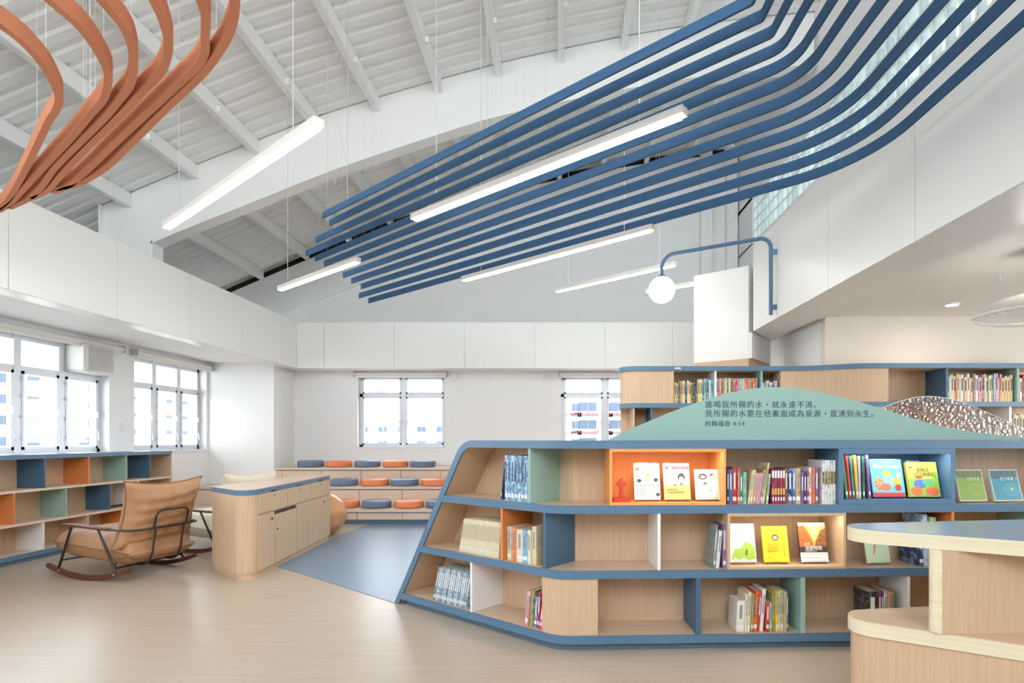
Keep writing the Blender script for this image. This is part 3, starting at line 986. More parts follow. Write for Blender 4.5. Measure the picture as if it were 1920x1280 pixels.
for i, (lx, ly, nn, bx_) in enumerate(blades):
    by_ = (nn - 0.643 * bx_) / 0.766
    by_l = (nn - 0.643 * lx) / 0.766
    path = fillet([(lx, by_l), (bx_, by_), (bx_, -1.0)], RB[i], 12)
    ttl = 'blue felt ceiling baffle, ' + (pos[i] if i in (0, 11) else pos[i] + ' counted down from the highest one')
    r = MB().ribbon(path, ZB, ZB + HB + 0.0018 * i, -0.007, 0.007).build('acoustic_baffle', 'feltblue')
    tag(r, ttl, 'baffle', 'blue felt baffles')
    L_ = Vector((lx - bx_, by_l - by_)).length
    for t in (0.05, 0.55):
        wx, wy = lx + (bx_ - lx) * t, by_l + (by_ - by_l) * t
        MB().tube([(wx, wy, ZB + HB), (wx, wy, roofz(wx) + 0.15)], 0.0008, 4).build('wire', 'wire', r)

OR = [[(-2.36, 2.37), (-2.36, 2.41), (-2.36, 2.5), (-2.38, 2.59), (-2.42, 2.7), (-2.48, 2.81), (-2.55, 2.92), (-2.66, 3.03), (-2.81, 3.15), (-3.11, 3.41), (-3.53, 3.77), (-3.9, 4.08), (-4.15, 4.27), (-4.4, 4.42), (-4.57, 4.48)],
      [(-2.03, 2.19), (-2.03, 2.27), (-2.03, 2.33), (-2.03, 2.41), (-2.05, 2.5), (-2.09, 2.61), (-2.15, 2.73), (-2.24, 2.84), (-2.35, 2.95), (-2.52, 3.08), (-2.79, 3.29), (-3.26, 3.64), (-3.65, 3.93), (-4.05, 4.23), (-4.3, 4.39), (-4.48, 4.44)],
      [(-1.8, 2.19), (-1.82, 2.27), (-1.83, 2.34), (-1.85, 2.44), (-1.89, 2.53), (-1.96, 2.64), (-2.03, 2.73), (-2.12, 2.83), (-2.24, 2.93), (-2.48, 3.12), (-2.82, 3.37), (-3.25, 3.69), (-3.58, 3.96), (-3.87, 4.17), (-4.16, 4.33), (-4.35, 4.37)],
      [(-1.58, 2.17), (-1.61, 2.27), (-1.64, 2.36), (-1.68, 2.45), (-1.73, 2.54), (-1.81, 2.64), (-1.91, 2.74), (-2.08, 2.87), (-2.38, 3.1), (-2.89, 3.48), (-3.27, 3.77), (-3.59, 4.02), (-3.82, 4.15), (-4.04, 4.22), (-4.22, 4.23)],
      [(-1.37, 2.17), (-1.42, 2.27), (-1.46, 2.37), (-1.53, 2.48), (-1.6, 2.59), (-1.7, 2.69), (-1.86, 2.81), (-2.22, 3.08), (-2.71, 3.45), (-3.09, 3.74), (-3.37, 3.94), (-3.59, 4.06), (-3.82, 4.11), (-4.1, 4.12)],
      [(-1.22, 2.17), (-1.28, 2.27), (-1.35, 2.38), (-1.44, 2.49), (-1.56, 2.61), (-1.73, 2.76), (-2.08, 3.03), (-2.51, 3.37), (-2.84, 3.63), (-3.07, 3.79), (-3.31, 3.93), (-3.52, 4.0), (-3.73, 4.02), (-4.01, 4.03)]]
CUT = [-9, -4.31, -4.17, -3.83, -3.60, -3.53]      # where each blade meets its neighbour
for i, p in enumerate(OR):
    p = [q for q in p if q[0] >= CUT[i]]
    a, b = Vector(p[0]), Vector(p[1])
    ext = a + (a - b).normalized() * 0.5
    path = catmull([tuple(ext)] + p, 4)
    nm = ['leftmost', 'second from left', 'third from left', 'fourth from left', 'fifth from left', 'rightmost'][i]
    r = MB().ribbon(path, 3.05, 3.13, -0.017, 0.017).build('curved_baffle', 'feltorange')
    tag(r, 'orange felt curved ceiling baffle, ' + nm + ' at the top edge', 'baffle', 'orange felt baffles')
    for q in (4, 9):
        wx, wy = p[q]
        MB().tube([(wx, wy, 3.13), (wx, wy, roofz(wx) + 0.15)], 0.0008, 4).build('wire', 'wire', r)

# =================================================================== STEPPED BENCH
steps = [(8.77, 9.47, 0.226, -6.16), (9.47, 10.095, 0.52, -6.16), (10.095, 10.89, 0.805, -5.0)]
names = ['lowest', 'middle', 'top']
for i, (y0, y1, zt_, x0) in enumerate(steps):
    r = empty('bench_tier', ((x0 + 1.5) / 2, y0, 0))
    tag(r, 'pale wood ' + names[i] + ' tier of the stepped bench', 'bench')
    z0 = [0.07, 0.226, 0.52][i]
    MB().box(x0, 1.5, y0 - 0.012, y1 - 0.001, zt_ - 0.04, zt_).build('seat_board', 'woodh', r)
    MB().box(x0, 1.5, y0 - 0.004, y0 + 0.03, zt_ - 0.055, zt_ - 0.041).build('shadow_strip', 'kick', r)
    xx = x0 + 0.03 + (0.25 if i == 0 else 0.05 * i)
    if xx - x0 > 0.05: MB().box(x0 + 0.003, xx - 0.003, y0, y0 + 0.018, z0 + 0.002, zt_ - 0.056).build('front_panel', 'woodh', r)
    while xx < 1.45:
        x2 = min(xx + 0.70, 1.5)
        MB().box(xx + 0.004, x2 - 0.004, y0, y0 + 0.018, z0 + 0.002, zt_ - 0.056).build('front_panel', 'woodh', r)
        xx = x2
    MB().box(x0, 1.5, y0 + 0.035, y1 - 0.002, 0.0, zt_ - 0.056).build('carcass', 'kick', r)  # dark colour stands in for shade in the joints between front panels
    if i == 0: MB().box(x0, 1.5, y0 + 0.015, y0 + 0.03, 0.0, 0.068).build('plinth', 'kick', r)

cu_mesh = [(0.0, 0.0), (0.205, 0.0), (0.224, 0.010), (0.23, 0.03), (0.23, 0.085), (0.224, 0.105), (0.20, 0.115), (0.0, 0.118)]
cp = {}
rows = [(10.42, 0.805, [(583, 'b'), (636, 'o'), (689, 'b'), (742, 'o'), (793, 'b'), (846, 'o')]),
        (9.75, 0.52, [(592, 'o'), (645, 'b'), (704, 'o'), (759, 'b'), (815, 'o'), (872, 'b')]),
        (9.08, 0.226, [(587, 'b'), (646, 'o'), (706, 'b'), (767, 'o'), (826, 'b')])]
rn = ['top', 'middle', 'lowest']
for ri, (yc, zc, row) in enumerate(rows):
    cnt = {'b': 0, 'o': 0}
    for px, c in row:
        x = (px - 1045) * yc / 1070
        if ri == 0 and px > 830: continue
        if ri == 1 and (px < 600 or px > 850): continue
        if ri == 2 and px < 600: continue
        key = c
        if key not in cp:
            o = MB().lathe(cu_mesh, (0, 0, 0), 32).build('round_cushion', 'cush_' + c, smooth='auto')
            MB().lathe([(0.229, 0.056), (0.2325, 0.06), (0.229, 0.064)], (0, 0, 0), 32, caps=False).build('seam', 'cush_' + c, o, smooth=True)
            cp[key] = o
        else:
            o = copy_tree(cp[key])
        o.location = (x, yc, zc + 0.0005)
        cname = 'slate-blue' if c == 'b' else 'orange'
        tag(o, '%s round floor cushion, %s %s one from the left on the %s bench tier' % (cname, ORD[cnt[c]], 'blue' if c == 'b' else 'orange', rn[ri]), 'cushion', 'round cushions on the stepped bench')
        cnt[c] += 1

# =================================================================== COUNTER
cpts = [(-3.43, 5.66), (-2.80, 5.12), (-2.965, 7.44), (-3.30, 7.44)]
Pc = fillet([cpts[-1], cpts[0], cpts[1], cpts[2], cpts[-1]], [0.05, 0.10, 0.03], 10)[1:-1] + [Vector(cpts[3])]


def inset(poly, d):
    """offset a polygon (counter-clockwise outwards positive)"""
    out = []
    n_ = len(poly)
    for i in range(n_):
        p0, p1, p2 = poly[i - 1], poly[i], poly[(i + 1) % n_]
        d1, d2 = (p1 - p0), (p2 - p1)
        if d1.length < 1e-6 or d2.length < 1e-6:
            out.append(p1.copy()); continue
        d1.normalize(); d2.normalize()
        n1, n2 = Vector((-d1.y, d1.x)), Vector((-d2.y, d2.x))
        m = (n1 + n2).normalized()
        out.append(p1 + m * (d / max(0.4, m.dot(n1))))
    return out


T = lambda P: [tuple(p) for p in P]
ct = empty('storage_counter', (-3.1, 6.3, 0))
tag(ct, 'pale wood storage counter with rounded front corner and blue top edge', 'counter')
MB().prism(T(inset(Pc, 0.012)), 0.0, 0.055).build('plinth', 'wood', ct, smooth='auto')
MB().prism(T(Pc), 0.057, 0.785).build('body', 'wood', ct, smooth='auto')
MB().prism(T(inset(Pc, -0.004)), 0.786, 0.832).build('edge_band', 'blue', ct, smooth='auto')
MB().prism(T(inset(Pc, -0.003)), 0.832, 0.838).build('top', 'woodt', ct, smooth='auto')
# right face panels
A_, B_ = Vector((-2.818, 5.375)), Vector((-2.965, 7.44))
dd = (B_ - A_).normalized()
ang = math.atan2(dd.y, dd.x)
ft = Matrix.Translation((A_.x, A_.y, 0)) @ Matrix.Rotation(ang, 4, 'Z')     # local x along face, -y outwards
for a, b in ((0.0, 0.66), (0.665, 1.33), (1.335, 2.04)):
    o = MB(ft).box(a + 0.002, b - 0.002, -0.014, -0.001, 0.60, 0.78).build('drawer', 'wood', ct)
    MB(ft).box((a + b) / 2 - 0.05, (a + b) / 2 + 0.05, -0.018, -0.006, 0.79, 0.80).build('finger_slot', 'black', ct)
    MB(ft).tube([((a + b) / 2, -0.014, 0.745), ((a + b) / 2, -0.019, 0.745)], 0.008, 8).build('lock', 'blackmetal', o)
for j, (a, b) in enumerate(((0.0, 0.33), (0.335, 0.90), (0.91, 2.04))):
    zt_ = 0.585 if j != 1 else 0.55
    o = MB(ft).box(a + 0.002, b - 0.002, -0.014 if j != 1 else -0.016, -0.001, 0.065, zt_).build('door', 'wood', ct)
    kx = (b - 0.06) if j == 0 else (a + 0.06 if j == 1 else b - 0.25)
    MB(ft).tube([(kx, -0.014, 0.52 if j != 1 else 0.40), (kx, -0.022, 0.52 if j != 1 else 0.40)], 0.011, 8).build('lock', 'blackmetal', o)
MB(ft).box(0.335, 0.90, -0.004, -0.0005, 0.552, 0.584).build('dark_slot', 'black', ct)

# beanbag pouf
bb = empty('beanbag', (-3.25, 7.84, 0))
tag(bb, 'tan leather ball pouf peeking out behind the counter', 'pouf')


def bagfn(u, v):
    a, t = 2 * math.pi * u, math.pi * v
    r = 0.34 * (1 + 0.03 * math.sin(9 * t + 2 * math.sin(3 * a)) * math.sin(t) ** 2)
    z = -0.30 * math.cos(t)
    return (-3.25 + r * math.sin(t) * math.cos(a), 7.84 + r * math.sin(t) * math.sin(a), max(0.001, 0.275 + z))


MB().grid(bagfn, 40, 28, closed_u=True).build('cover', 'bag', bb, smooth=True)
MB().tube([(-3.25 + 0.345 * math.cos(a) * math.sin(t), 7.84 + 0.345 * math.sin(a) * math.sin(t), 0.275 - 0.302 * math.cos(t)) for a, t in [(-0.9, 0.35 + k * 0.2) for k in range(13)]], 0.004, 5).build('seam', 'piping', bb)


# =================================================================== ROCKING CHAIRS
def pillow(w, h, t, ear=0.06, n_=17, exp=2.6, sag=0.0, wr=0.004, seed=1):
    """cushion in local coords: x across (w), y along (h), z thickness"""
    rnd = random.Random(seed)
    ph = [rnd.uniform(0, 6) for _ in range(6)]

    def side(sgn):
        def fn(u, v):
            a, b = 2 * u - 1, 2 * v - 1
            x = a * w / 2 * (1 - ear * (1 - b * b))
            y_ = b * h / 2 * (1 - ear * (1 - a * a))
            th = (max(0, 1 - abs(a) ** exp) * max(0, 1 - abs(b) ** exp)) ** 0.42
            z = sgn * t / 2 * th
            z += wr * th * (math.sin(14 * a + ph[0]) * math.sin(5 * b + ph[1]) + math.sin(19 * b + ph[2] + 2 * a))
            return (x, y_, z - sag * (1 - a * a) * (1 - b * b))
        return fn
    return side(1), side(-1), n_


def add_pillow(mb, tf, *args, **kw):
    f1, f2, n_ = pillow(*args, **kw)
    old = mb.tf
    mb.tf = old @ tf
    mb.grid(f1, n_, n_)
    mb.grid(f2, n_, n_, flip=True)
    mb.tf = old


def rocking_chair(label, loc, rz, leather, seam):
    r = empty('rocking_chair', loc, rz)
    tag(r, label, 'chair', 'rocking chairs')
    W_ = MW[r]
    for s in (1, -1):
        R = 1.25
        path = []
        for k in range(17):
            a = -0.40 + 0.80 * k / 16
            path.append((R * math.sin(a), s * 0.35, R * (1 - math.cos(a)) + 0.02))
        vs, fs = [], []
        mb = MB(W_)
        for k, (x, y_, z) in enumerate(path):
            taper = 0.6 + 0.4 * min(1, min(k, 16 - k) / 2)
            for dy, dz in ((-0.018, -0.02), (0.018, -0.02), (0.018, 0.022 * taper), (-0.018, 0.022 * taper)):
                vs.append((x, y_ + dy, z + dz))
        for k in range(16):
            for q in range(4): fs.append((4 * k + q, 4 * k + (q + 1) % 4, 4 * k + 4 + (q + 1) % 4, 4 * k + 4 + q))
        fs += [(3, 2, 1, 0), (64, 65, 66, 67)]
        ro = mb.add(vs, fs).build('rocker', 'rocker', r)
        for sx in (0.33, -0.33):
            zz = 1.25 * (1 - math.cos(math.asin(sx / 1.25))) + 0.025
            MB(W_).tube([(sx, s * 0.36, zz), (sx, s * 0.371, zz)], 0.007, 8).build('bolt', 'wire', ro)
        MB(W_).tube([(0.36, s * 0.35, 0.075), (0.19, s * 0.355, 0.485)], 0.011, 8).build('leg', 'blackmetal', r)
        MB(W_).tube([(-0.34, s * 0.35, 0.07), (-0.13, s * 0.355, 0.475)], 0.011, 8).build('leg', 'blackmetal', r)
        # armrest: flat paddle
        arm = [(0.30, 0.497), (0.26, 0.505), (0.1, 0.50), (-0.10, 0.485), (-0.26, 0.477)]
        hw = [0.012, 0.034, 0.036, 0.032, 0.024]
        vs, fs = [], []
        for (x, z), w2 in zip(arm, hw):
            for dy, dz in ((-w2, 0), (w2, 0), (w2, 0.022), (-w2, 0.022)): vs.append((x, s * 0.355 + dy, z + dz - 0.01))
        for k in range(4):
            for q in range(4): fs.append((4 * k + q, 4 * k + (q + 1) % 4, 4 * k + 4 + (q + 1) % 4, 4 * k + 4 + q))
        fs += [(3, 2, 1, 0), (16, 17, 18, 19)]
        MB(W_).add(vs, fs).build('armrest', 'rocker', r, bevel=0.005)
        MB(W_).tube([(0.30, s * 0.35, 0.17), (0.12, s * 0.30, 0.20)], 0.008, 6).build('strut', 'blackmetal', r)
        MB(W_).tube([(-0.30, s * 0.35, 0.12), (-0.18, s * 0.22, 0.15)], 0.006, 6).build('strut', 'blackmetal', r)
    # rails
    back = [(-0.24, 0.355, 0.475), (-0.44, 0.352, 0.474), (-0.53, 0.31, 0.474), (-0.56, 0.1, 0.474), (-0.56, -0.1, 0.474), (-0.53, -0.31, 0.474), (-0.44, -0.352, 0.474), (-0.24, -0.355, 0.475)]
    MB(W_).tube([tuple(p) for p in catmull(back, 4)], 0.011, 8).build('back_rail', 'blackmetal', r)
    loop = fillet([(0.17, 0.474), (0.17, 0.64), (-0.17, 0.64), (-0.17, 0.474)], [0.06, 0.06], 6)
    MB(W_).tube([(-0.56 - (p.y - 0.474) * 0.25, p.x, p.y) for p in loop], 0.010, 8).build('back_loop', 'blackmetal', r)
    for s in (1, -1):
        MB(W_).tube([tuple(p) for p in catmull([(-0.56, s * 0.15, 0.474), (-0.535, s * 0.15, 0.34), (-0.50, s * 0.15, 0.19), (-0.40, s * 0.15, 0.125), (-0.12, s * 0.15, 0.15), (0.12, s * 0.15, 0.19)], 4)], 0.009, 8).build('back_stay', 'blackmetal', r)
    for x, z in ((0.30, 0.17), (-0.305, 0.12)):
        MB(W_).tube([(x, 0.35, z), (x, -0.35, z)], 0.009, 8).build('cross_bar', 'blackmetal', r)
    # cushions
    mb = MB(W_)
    add_pillow(mb, Matrix.Translation((-0.02, 0, 0.295)) @ Matrix.Rotation(math.radians(-5), 4, 'Y') @ Matrix.Rotation(math.radians(90), 4, 'Z'), 0.68, 0.92, 0.27, ear=0.015, n_=25, exp=7, wr=0.003, seed=3)
    se = mb.build('seat_cushion', leather, r, smooth=True)
    mb = MB(W_)
    tfb = Matrix.Translation((-0.425, 0, 0.605)) @ Matrix.Rotation(math.radians(76), 4, 'Y') @ Matrix.Rotation(math.radians(90), 4, 'Z')
    add_pillow(mb, tfb, 0.82, 0.66, 0.25, ear=0.15, n_=33, exp=3.0, wr=0.007, seed=5)
    bk = mb.build('back_cushion', leather, r, smooth=True)
    # piping around the back cushion
    def rim(w, h, ear):
        out = []
        for sgn, ax_ in ((1, 'a'), (1, 'b'), (-1, 'a'), (-1, 'b')):
            for k in range(16):
                q = -1 + 2 * k / 16
                a, b = (q, -1) if (sgn == 1 and ax_ == 'a') else (1, q) if (sgn == 1) else (-q, 1) if ax_ == 'a' else (-1, -q)
                out.append((a * w / 2 * (1 - ear * (1 - b * b)), b * h / 2 * (1 - ear * (1 - a * a)), 0))
        return out + [out[0]]
    MB(W_ @ tfb).tube(rim(0.825, 0.665, 0.15), 0.005, 5, caps=False).build('piping', seam, bk)
    tfs = Matrix.Translation((-0.02, 0, 0.295)) @ Matrix.Rotation(math.radians(-5), 4, 'Y') @ Matrix.Rotation(math.radians(90), 4, 'Z')
    MB(W_ @ tfs).tube(rim(0.683, 0.923, 0.015), 0.005, 5, caps=False).build('piping', seam, se)
    # buttoned pad under the back cushion
    mb = MB(W_)
    add_pillow(mb, Matrix.Translation((-0.42, 0, 0.235)) @ Matrix.Rotation(math.radians(8), 4, 'Y') @ Matrix.Rotation(math.radians(90), 4, 'Z'), 0.70, 0.16, 0.10, ear=0.02, n_=11, exp=5, wr=0.004, seed=8)
    mb.build('seat_flap', leather, r, smooth=True)
    return r


rocking_chair('tan leather rocking chair in front of the low side bookcase', (-4.27, 5.63, 0), math.radians(166), 'leather', 'piping')
rocking_chair('cream leather rocking chair mostly hidden behind the counter', (-4.12, 6.90, 0), math.radians(166), 'cream', 'cream')

# =================================================================== LOW SIDE BOOKCASE
ls = Matrix(((0, -1, 0, -5.64), (1, 0, 0, 0), (0, 0, 1, 0), (0, 0, 0, 1)))
lb = empty('low_bookcase', (-5.8, 6.2, 0))
tag(lb, 'low pale wood bookcase with coloured dividers under the side windows', 'bookcase')
L0, L1 = 4.0, 8.35
MB(ls).box(L0, L1, 0.02, 0.32, 0, 0.045).build('plinth', 'kick', lb)
for z0, z1, blue in ((0.046, 0.095, 1), (0.392, 0.418, 0), (0.742, 0.768, 0), (1.092, 1.14, 1)):
    s = MB(ls).box(L0, L1, 0.0 if not blue else 0.004, 0.32, z0, z1).build('shelf', 'woodh' if z1 < 1.1 else 'blue', lb)
    if blue: MB(ls).box(L0, L1, -0.002, 0.004, z0, z1).build('edge_band', 'blue', s)
MB(ls).box(L0, L1, 0.305, 0.32, 0.095, 1.092).build('back_panel', 'wood', lb)
MB(ls).box(L1 - 0.02, L1, 0, 0.32, 0.095, 1.092).build('end_panel', 'wood', lb)
MB(ls).box(L0, L1, 0.32, 0.53, 1.10, 1.128).build('sill_board', 'sill', lb)
div_l = [(2, 5.69, 'white'), (2, 6.285, 'bluedk'), (2, 6.876, 'orange'), (2, 7.474, 'mint'), (2, 7.909, 'bluedk'),
         (1, 5.30, 'mint'), (1, 5.93, 'orange'), (1, 6.56, 'mint'), (1, 7.20, 'bluedk'), (1, 7.68, 'white'),
         (0, 5.67, 'orange'), (0, 6.27, 'white'), (0, 6.866, 'wood'), (0, 7.44, 'orange'), (0, 8.0, 'white')]
lv = [(0.095, 0.392), (0.418, 0.742), (0.768, 1.092)]
for tier, y_, m in div_l:
    MB(ls).box(y_ - 0.009, y_ + 0.009, 0.003, 0.305, lv[tier][0], lv[tier][1]).build('divider', m, lb)
dv_ = MB(ls).box(7.25, 7.31, 0.12, 0.20, 0.4185, 0.47).box(7.31, 7.60, 0.14, 0.19, 0.4185, 0.445).tube([(7.27, 0.10, 0.45), (7.27, 0.13, 0.45)], 0.018, 12).build('handheld_device', 'black')
tag(dv_, 'black handheld device lying on the middle shelf of the low bookcase', 'device')

# =================================================================== MAIN BOOKCASE
CX, CY = 0.0, 3.49
aF = math.radians(2.2)
FR = Matrix.Translation((CX, CY, 0)) @ Matrix.Rotation(aF, 4, 'Z')                 # front run: x to the right, y inwards
aL = math.atan2(-1.06, 1.30)
LR = Matrix.Translation((CX, CY, 0)) @ Matrix.Rotation(aL, 4, 'Z')                 # left run: x negative to the left
DEP = 0.32
U0 = 1.677                                                                         # length of the left run at the floor


def uend(z): return U0 - 0.805 * z / 1.3


def corner_at(v, w=None):
    """inner corner of both runs at depth v"""
    a = FR @ Vector((0, v, 0)); da = FR.to_3x3() @ Vector((1, 0, 0))
    b = LR @ Vector((0, v, 0)); db = LR.to_3x3() @ Vector((1, 0, 0))
    den = da.x * db.y - da.y * db.x
    t = ((b.x - a.x) * db.y - (b.y - a.y) * db.x) / den
    return Vector((a.x + da.x * t, a.y + da.y * t))


XE = 3.5


def outline(z, v, r, left_extra=0.0):
    l = LR @ Vector((-(uend(z) + left_extra), v, 0))
    e = FR @ Vector((XE, v, 0))
    return fillet([(l.x, l.y), tuple(corner_at(v)), (e.x, e.y)], r, 10)


mbk = empty('island_bookcase', (CX, CY, 0))
tag(mbk, 'large angled bookcase with blue shelf edges and slanted left end', 'bookcase')
LEV = [(0.045, 0.095), (0.445, 0.495), (0.845, 0.895), (1.245, 1.295)]
TIER = [(0.095, 0.445), (0.495, 0.845), (0.895, 1.245)]
kp = outline(0.0, 0.035, 0.24, -0.12)
MB().ribbon(kp, 0, 0.046, 0, 0.02).build('plinth', 'kick', mbk, smooth='auto')
for i, (z0, z1) in enumerate(LEV):
    zc = (z0 + z1) / 2
    f = outline(zc, 0.012, 0.25, -0.05 if i < 3 else -0.17)
    b = outline(zc, DEP, 0.02, -0.05 if i < 3 else -0.17)
    s = MB().prism(T(f) + T(reversed(b)), z0, z1).build('shelf', 'woodt' if i < 3 else 'blue', mbk)
    MB().ribbon(outline(zc, 0.0, 0.25, -0.03 if i < 3 else -0.17), z0, z1, 0.0, 0.0125).build('edge_band', 'blue', s, smooth='auto')
# slanted end: wood panel with blue front edge, rounded into the top
def slant_path(off):
    th = math.atan2(0.805, 1.3)
    P = [(-(U0) + off / math.cos(th), 0.0), (-(uend(1.295)) + off / math.cos(th) - math.tan(th) * off, 1.295 - off), (-0.55, 1.295 - off)]
    r = 0.20 - off
    return fillet(P, [r], 10)
o0, o1 = slant_path(0.0), slant_path(0.048)
MB(LR).prism_xz(T(o0) + T(reversed(o1)), -0.001, 0.014).build('slanted_edge', 'blue', mbk, smooth='auto')
o0, o1 = slant_path(0.002), slant_path(0.046)
MB(LR).prism_xz(T(o0) + T(reversed(o1)), 0.0145, DEP).build('slanted_end_panel', 'wood', mbk, smooth='auto')
# back panels
th_ = 0.015
ci = corner_at(DEP - th_)
cl_ = (LR.inverted() @ Vector((ci.x, ci.y, 0))).x
cf_ = (FR.inverted() @ Vector((ci.x, ci.y, 0))).x
MB(LR).prism_xz([(-uend(0.05) + 0.03, 0.05)] + T(slant_path(0.012))[1:-1] + [(cl_, 1.28), (cl_, 0.05)], DEP - th_, DEP).build('back_panel', 'wood', mbk)
MB(FR).box(cf_, XE, DEP - th_, DEP, 0.05, 1.28).build('back_panel', 'wood', mbk)
MB(FR).box(XE - 0.02, XE, 0.0, DEP, 0.05, 1.29).build('end_panel', 'wood', mbk)
# closed rounded corner in the bottom tier
op = outline(0.27, 0.012, 0.25)
lp = LR @ Vector((-0.134, 0.012, 0)); rp = FR @ Vector((0.25, 0.012, 0))
mid = [p for p in op[1:-1]]
MB().ribbon([(lp.x, lp.y)] + T(mid) + [(rp.x, rp.y)], 0.0955, 0.4445, 0.0, 0.015).build('corner_panel', 'wood', mbk, smooth='auto')
MB(FR).box(0.236, 0.251, 0.028, DEP - th_, 0.0955, 0.4445).build('divider', 'wood', mbk)
MB(LR).box(-0.134, -0.119, 0.028, DEP - th_, 0.0955, 0.4445).build('divider', 'wood', mbk)


def mdiv(frame, tier, x, mat, w=0.018):
    MB(frame).box(x - w / 2, x + w / 2, 0.004, DEP - th_, TIER[tier][0] + 0.0005, TIER[tier][1] - 0.0005).build('divider', mat, mbk)


mdiv(LR, 2, -0.235, 'mint'); mdiv(LR, 1, -0.482, 'orange'); mdiv(LR, 1, -0.108, 'bluedk'); mdiv(LR, 0, -0.780, 'white')
mdiv(FR, 1, 0.628, 'white'); mdiv(FR, 1, 2.49, 'orange'); mdiv(FR, 1, 3.04, 'mint')
mdiv(FR, 0, 0.873, 'bluedk', 0.03); mdiv(FR, 0, 1.53, 'mint', 0.03); mdiv(FR, 0, 2.205, 'white'); mdiv(FR, 0, 2.85, 'wood')


def lit_box(tier, x0, x1, mat, led, w=0.016):
    z0, z1 = TIER[tier]
    d = DEP - th_
    b = MB(FR).box(x0, x0 + w, 0.002, d, z0 + 0.001, z1 - 0.001).box(x1 - w, x1, 0.002, d, z0 + 0.001, z1 - 0.001)
    b.box(x0 + w, x1 - w, 0.002, d, z0 + 0.001, z0 + w).box(x0 + w, x1 - w, 0.002, d, z1 - w, z1 - 0.001)
    b.box(x0 + w, x1 - w, d - 0.01, d, z0 + w, z1 - w)
    o = b.build('display_box', mat, mbk)
    MB(FR).box(x0 + w + 0.02, x1 - w - 0.02, 0.02, 0.036, z1 - w - 0.0016, z1 - w - 0.0004).build('led_strip', led, o)
    MB(FR).box(x0 + w, x1 - w, 0.004, 0.008, z1 - w - 0.005, z1 - w).build('lip', mat, o)
    return z0 + w


zb_o = lit_box(2, 0.322, 1.045, 'orangebox', 'ledwarm')
zb_b = lit_box(2, 1.757, 2.505, 'blue', 'ledcool', 0.03)
zb_w = lit_box(1, 1.055, 1.803, 'wood', 'ledwarm')

# mint hill panel with the verse
hy = 0.30
hp = [(1143, 824), (1172, 809), (1200, 797), (1262, 771), (1330, 747), (1380, 733), (1418, 726), (1455, 723), (1492, 724), (1530, 729), (1600, 743), (1680, 766), (1760, 790), (1840, 806), (1920, 815), (2000, 820), (2060, 824)]
kk = (3.49 + hy) / 1070
hxz = [((a - 1045) * kk, 1.2955 + (824 - b) * kk) for a, b in hp]
hsm = catmull(hxz, 4)
hill = MB(FR).prism_xz([(min(p.x, XE), max(p.y, 1.2955)) for p in hsm if p.x <= XE], hy, hy + 0.014).build('hill_panel', 'mintp')
tag(hill, 'mint green hill-shaped panel with a printed verse on the bookcase', 'sign')


def run_text(name, body, size, mat, parent, x, y_, z, spacing=1.0, align='LEFT', frame=FR):
    o = put_text(name, body, size, mat, parent, (x, y_, z), spacing, align)
    o.matrix_parent_inverse = MW[parent].inverted()
    o.matrix_basis = frame
    return o


tx = 1.002
run_text('lettering', '誰喝我所賜的水・就永遠不渴。', 0.052, 'navy', hill, tx, hy - 0.001, 1.517, 1.19)
run_text('lettering', '我所賜的水要在他裏面成為泉源・直湧到永生。', 0.052, 'navy', hill, tx, hy - 0.001, 1.457, 1.19)
run_text('lettering', '約翰福音 4:14', 0.041, 'navy', hill, tx, hy - 0.001, 1.393, 1.15)

gp = [(1560, 824), (1600, 803), (1640, 776), (1680, 756), (1740, 742), (1800, 749), (1860, 771), (1920, 797), (1980, 815), (2030, 824)]
kk = (3.49 + 0.40) / 1070
gsm = catmull([((a - 1045) * kk, 1.2955 + (824 - b) * kk) for a, b in gp], 5)
gh = MB(FR).prism_xz([(min(p.x, 3.6), max(p.y, 1.2955)) for p in gsm], 0.318, 0.326).build('glass_hill', 'hammer')
tag(gh, 'hill-shaped hammered clear panel behind the mint hill panel', 'panel')
MB(FR).tube([(p.x, 0.322, max(p.y, 1.2955) + 0.002) for p in gsm], 0.003, 5).build('bright_edge', 'plastic', gh)


# =================================================================== BOOKS
def spine_book(frame, x, y_, z, t, h, d, mat, lean=0.0, label='', group=None, sticker=True, title=True, tilt=0.0, mat2=None):
    m = frame @ Matrix.Translation((x, y_, z)) @ Matrix.Rotation(lean, 4, 'Y') @ Matrix.Rotation(tilt, 4, 'X')
    c = 0.0022
    e = min(0.004, t * 0.26)
    b = MB().prism([(0, e), (e * 0.35, e * 0.3), (e, 0), (t - e, 0), (t - e * 0.35, e * 0.3), (t, e), (t, d), (t - c, d), (t - c, e + c), (c, e + c), (c, d), (0, d)], 0, h)
    me_o = b
    o = bpy.data.objects.new('book', bpy.data.meshes.new('book'))
    o.data.from_pydata([tuple(p) for p in b.v], [], b.f)
    o.data.materials.append(mat)
    COL.objects.link(o)
    o.matrix_world = m
    MW[o] = m
    tag(o, label, 'book', group)
    I = MW[o]
    MB(I).box(c, t - c, e + c, d - 0.004, 0.003, h - 0.003).build('page_block', 'paper', o)
    if sticker: MB(I).box(e, t - e, -0.0008, 0.0, 0.022, 0.046).build('spine_label', 'whitepaper', o)
    if title: MB(I).box(t * 0.32, t * 0.68, -0.0006, 0.0, h * 0.42, h * 0.86).build('spine_title', mat2 or 'ink', o)
    return o


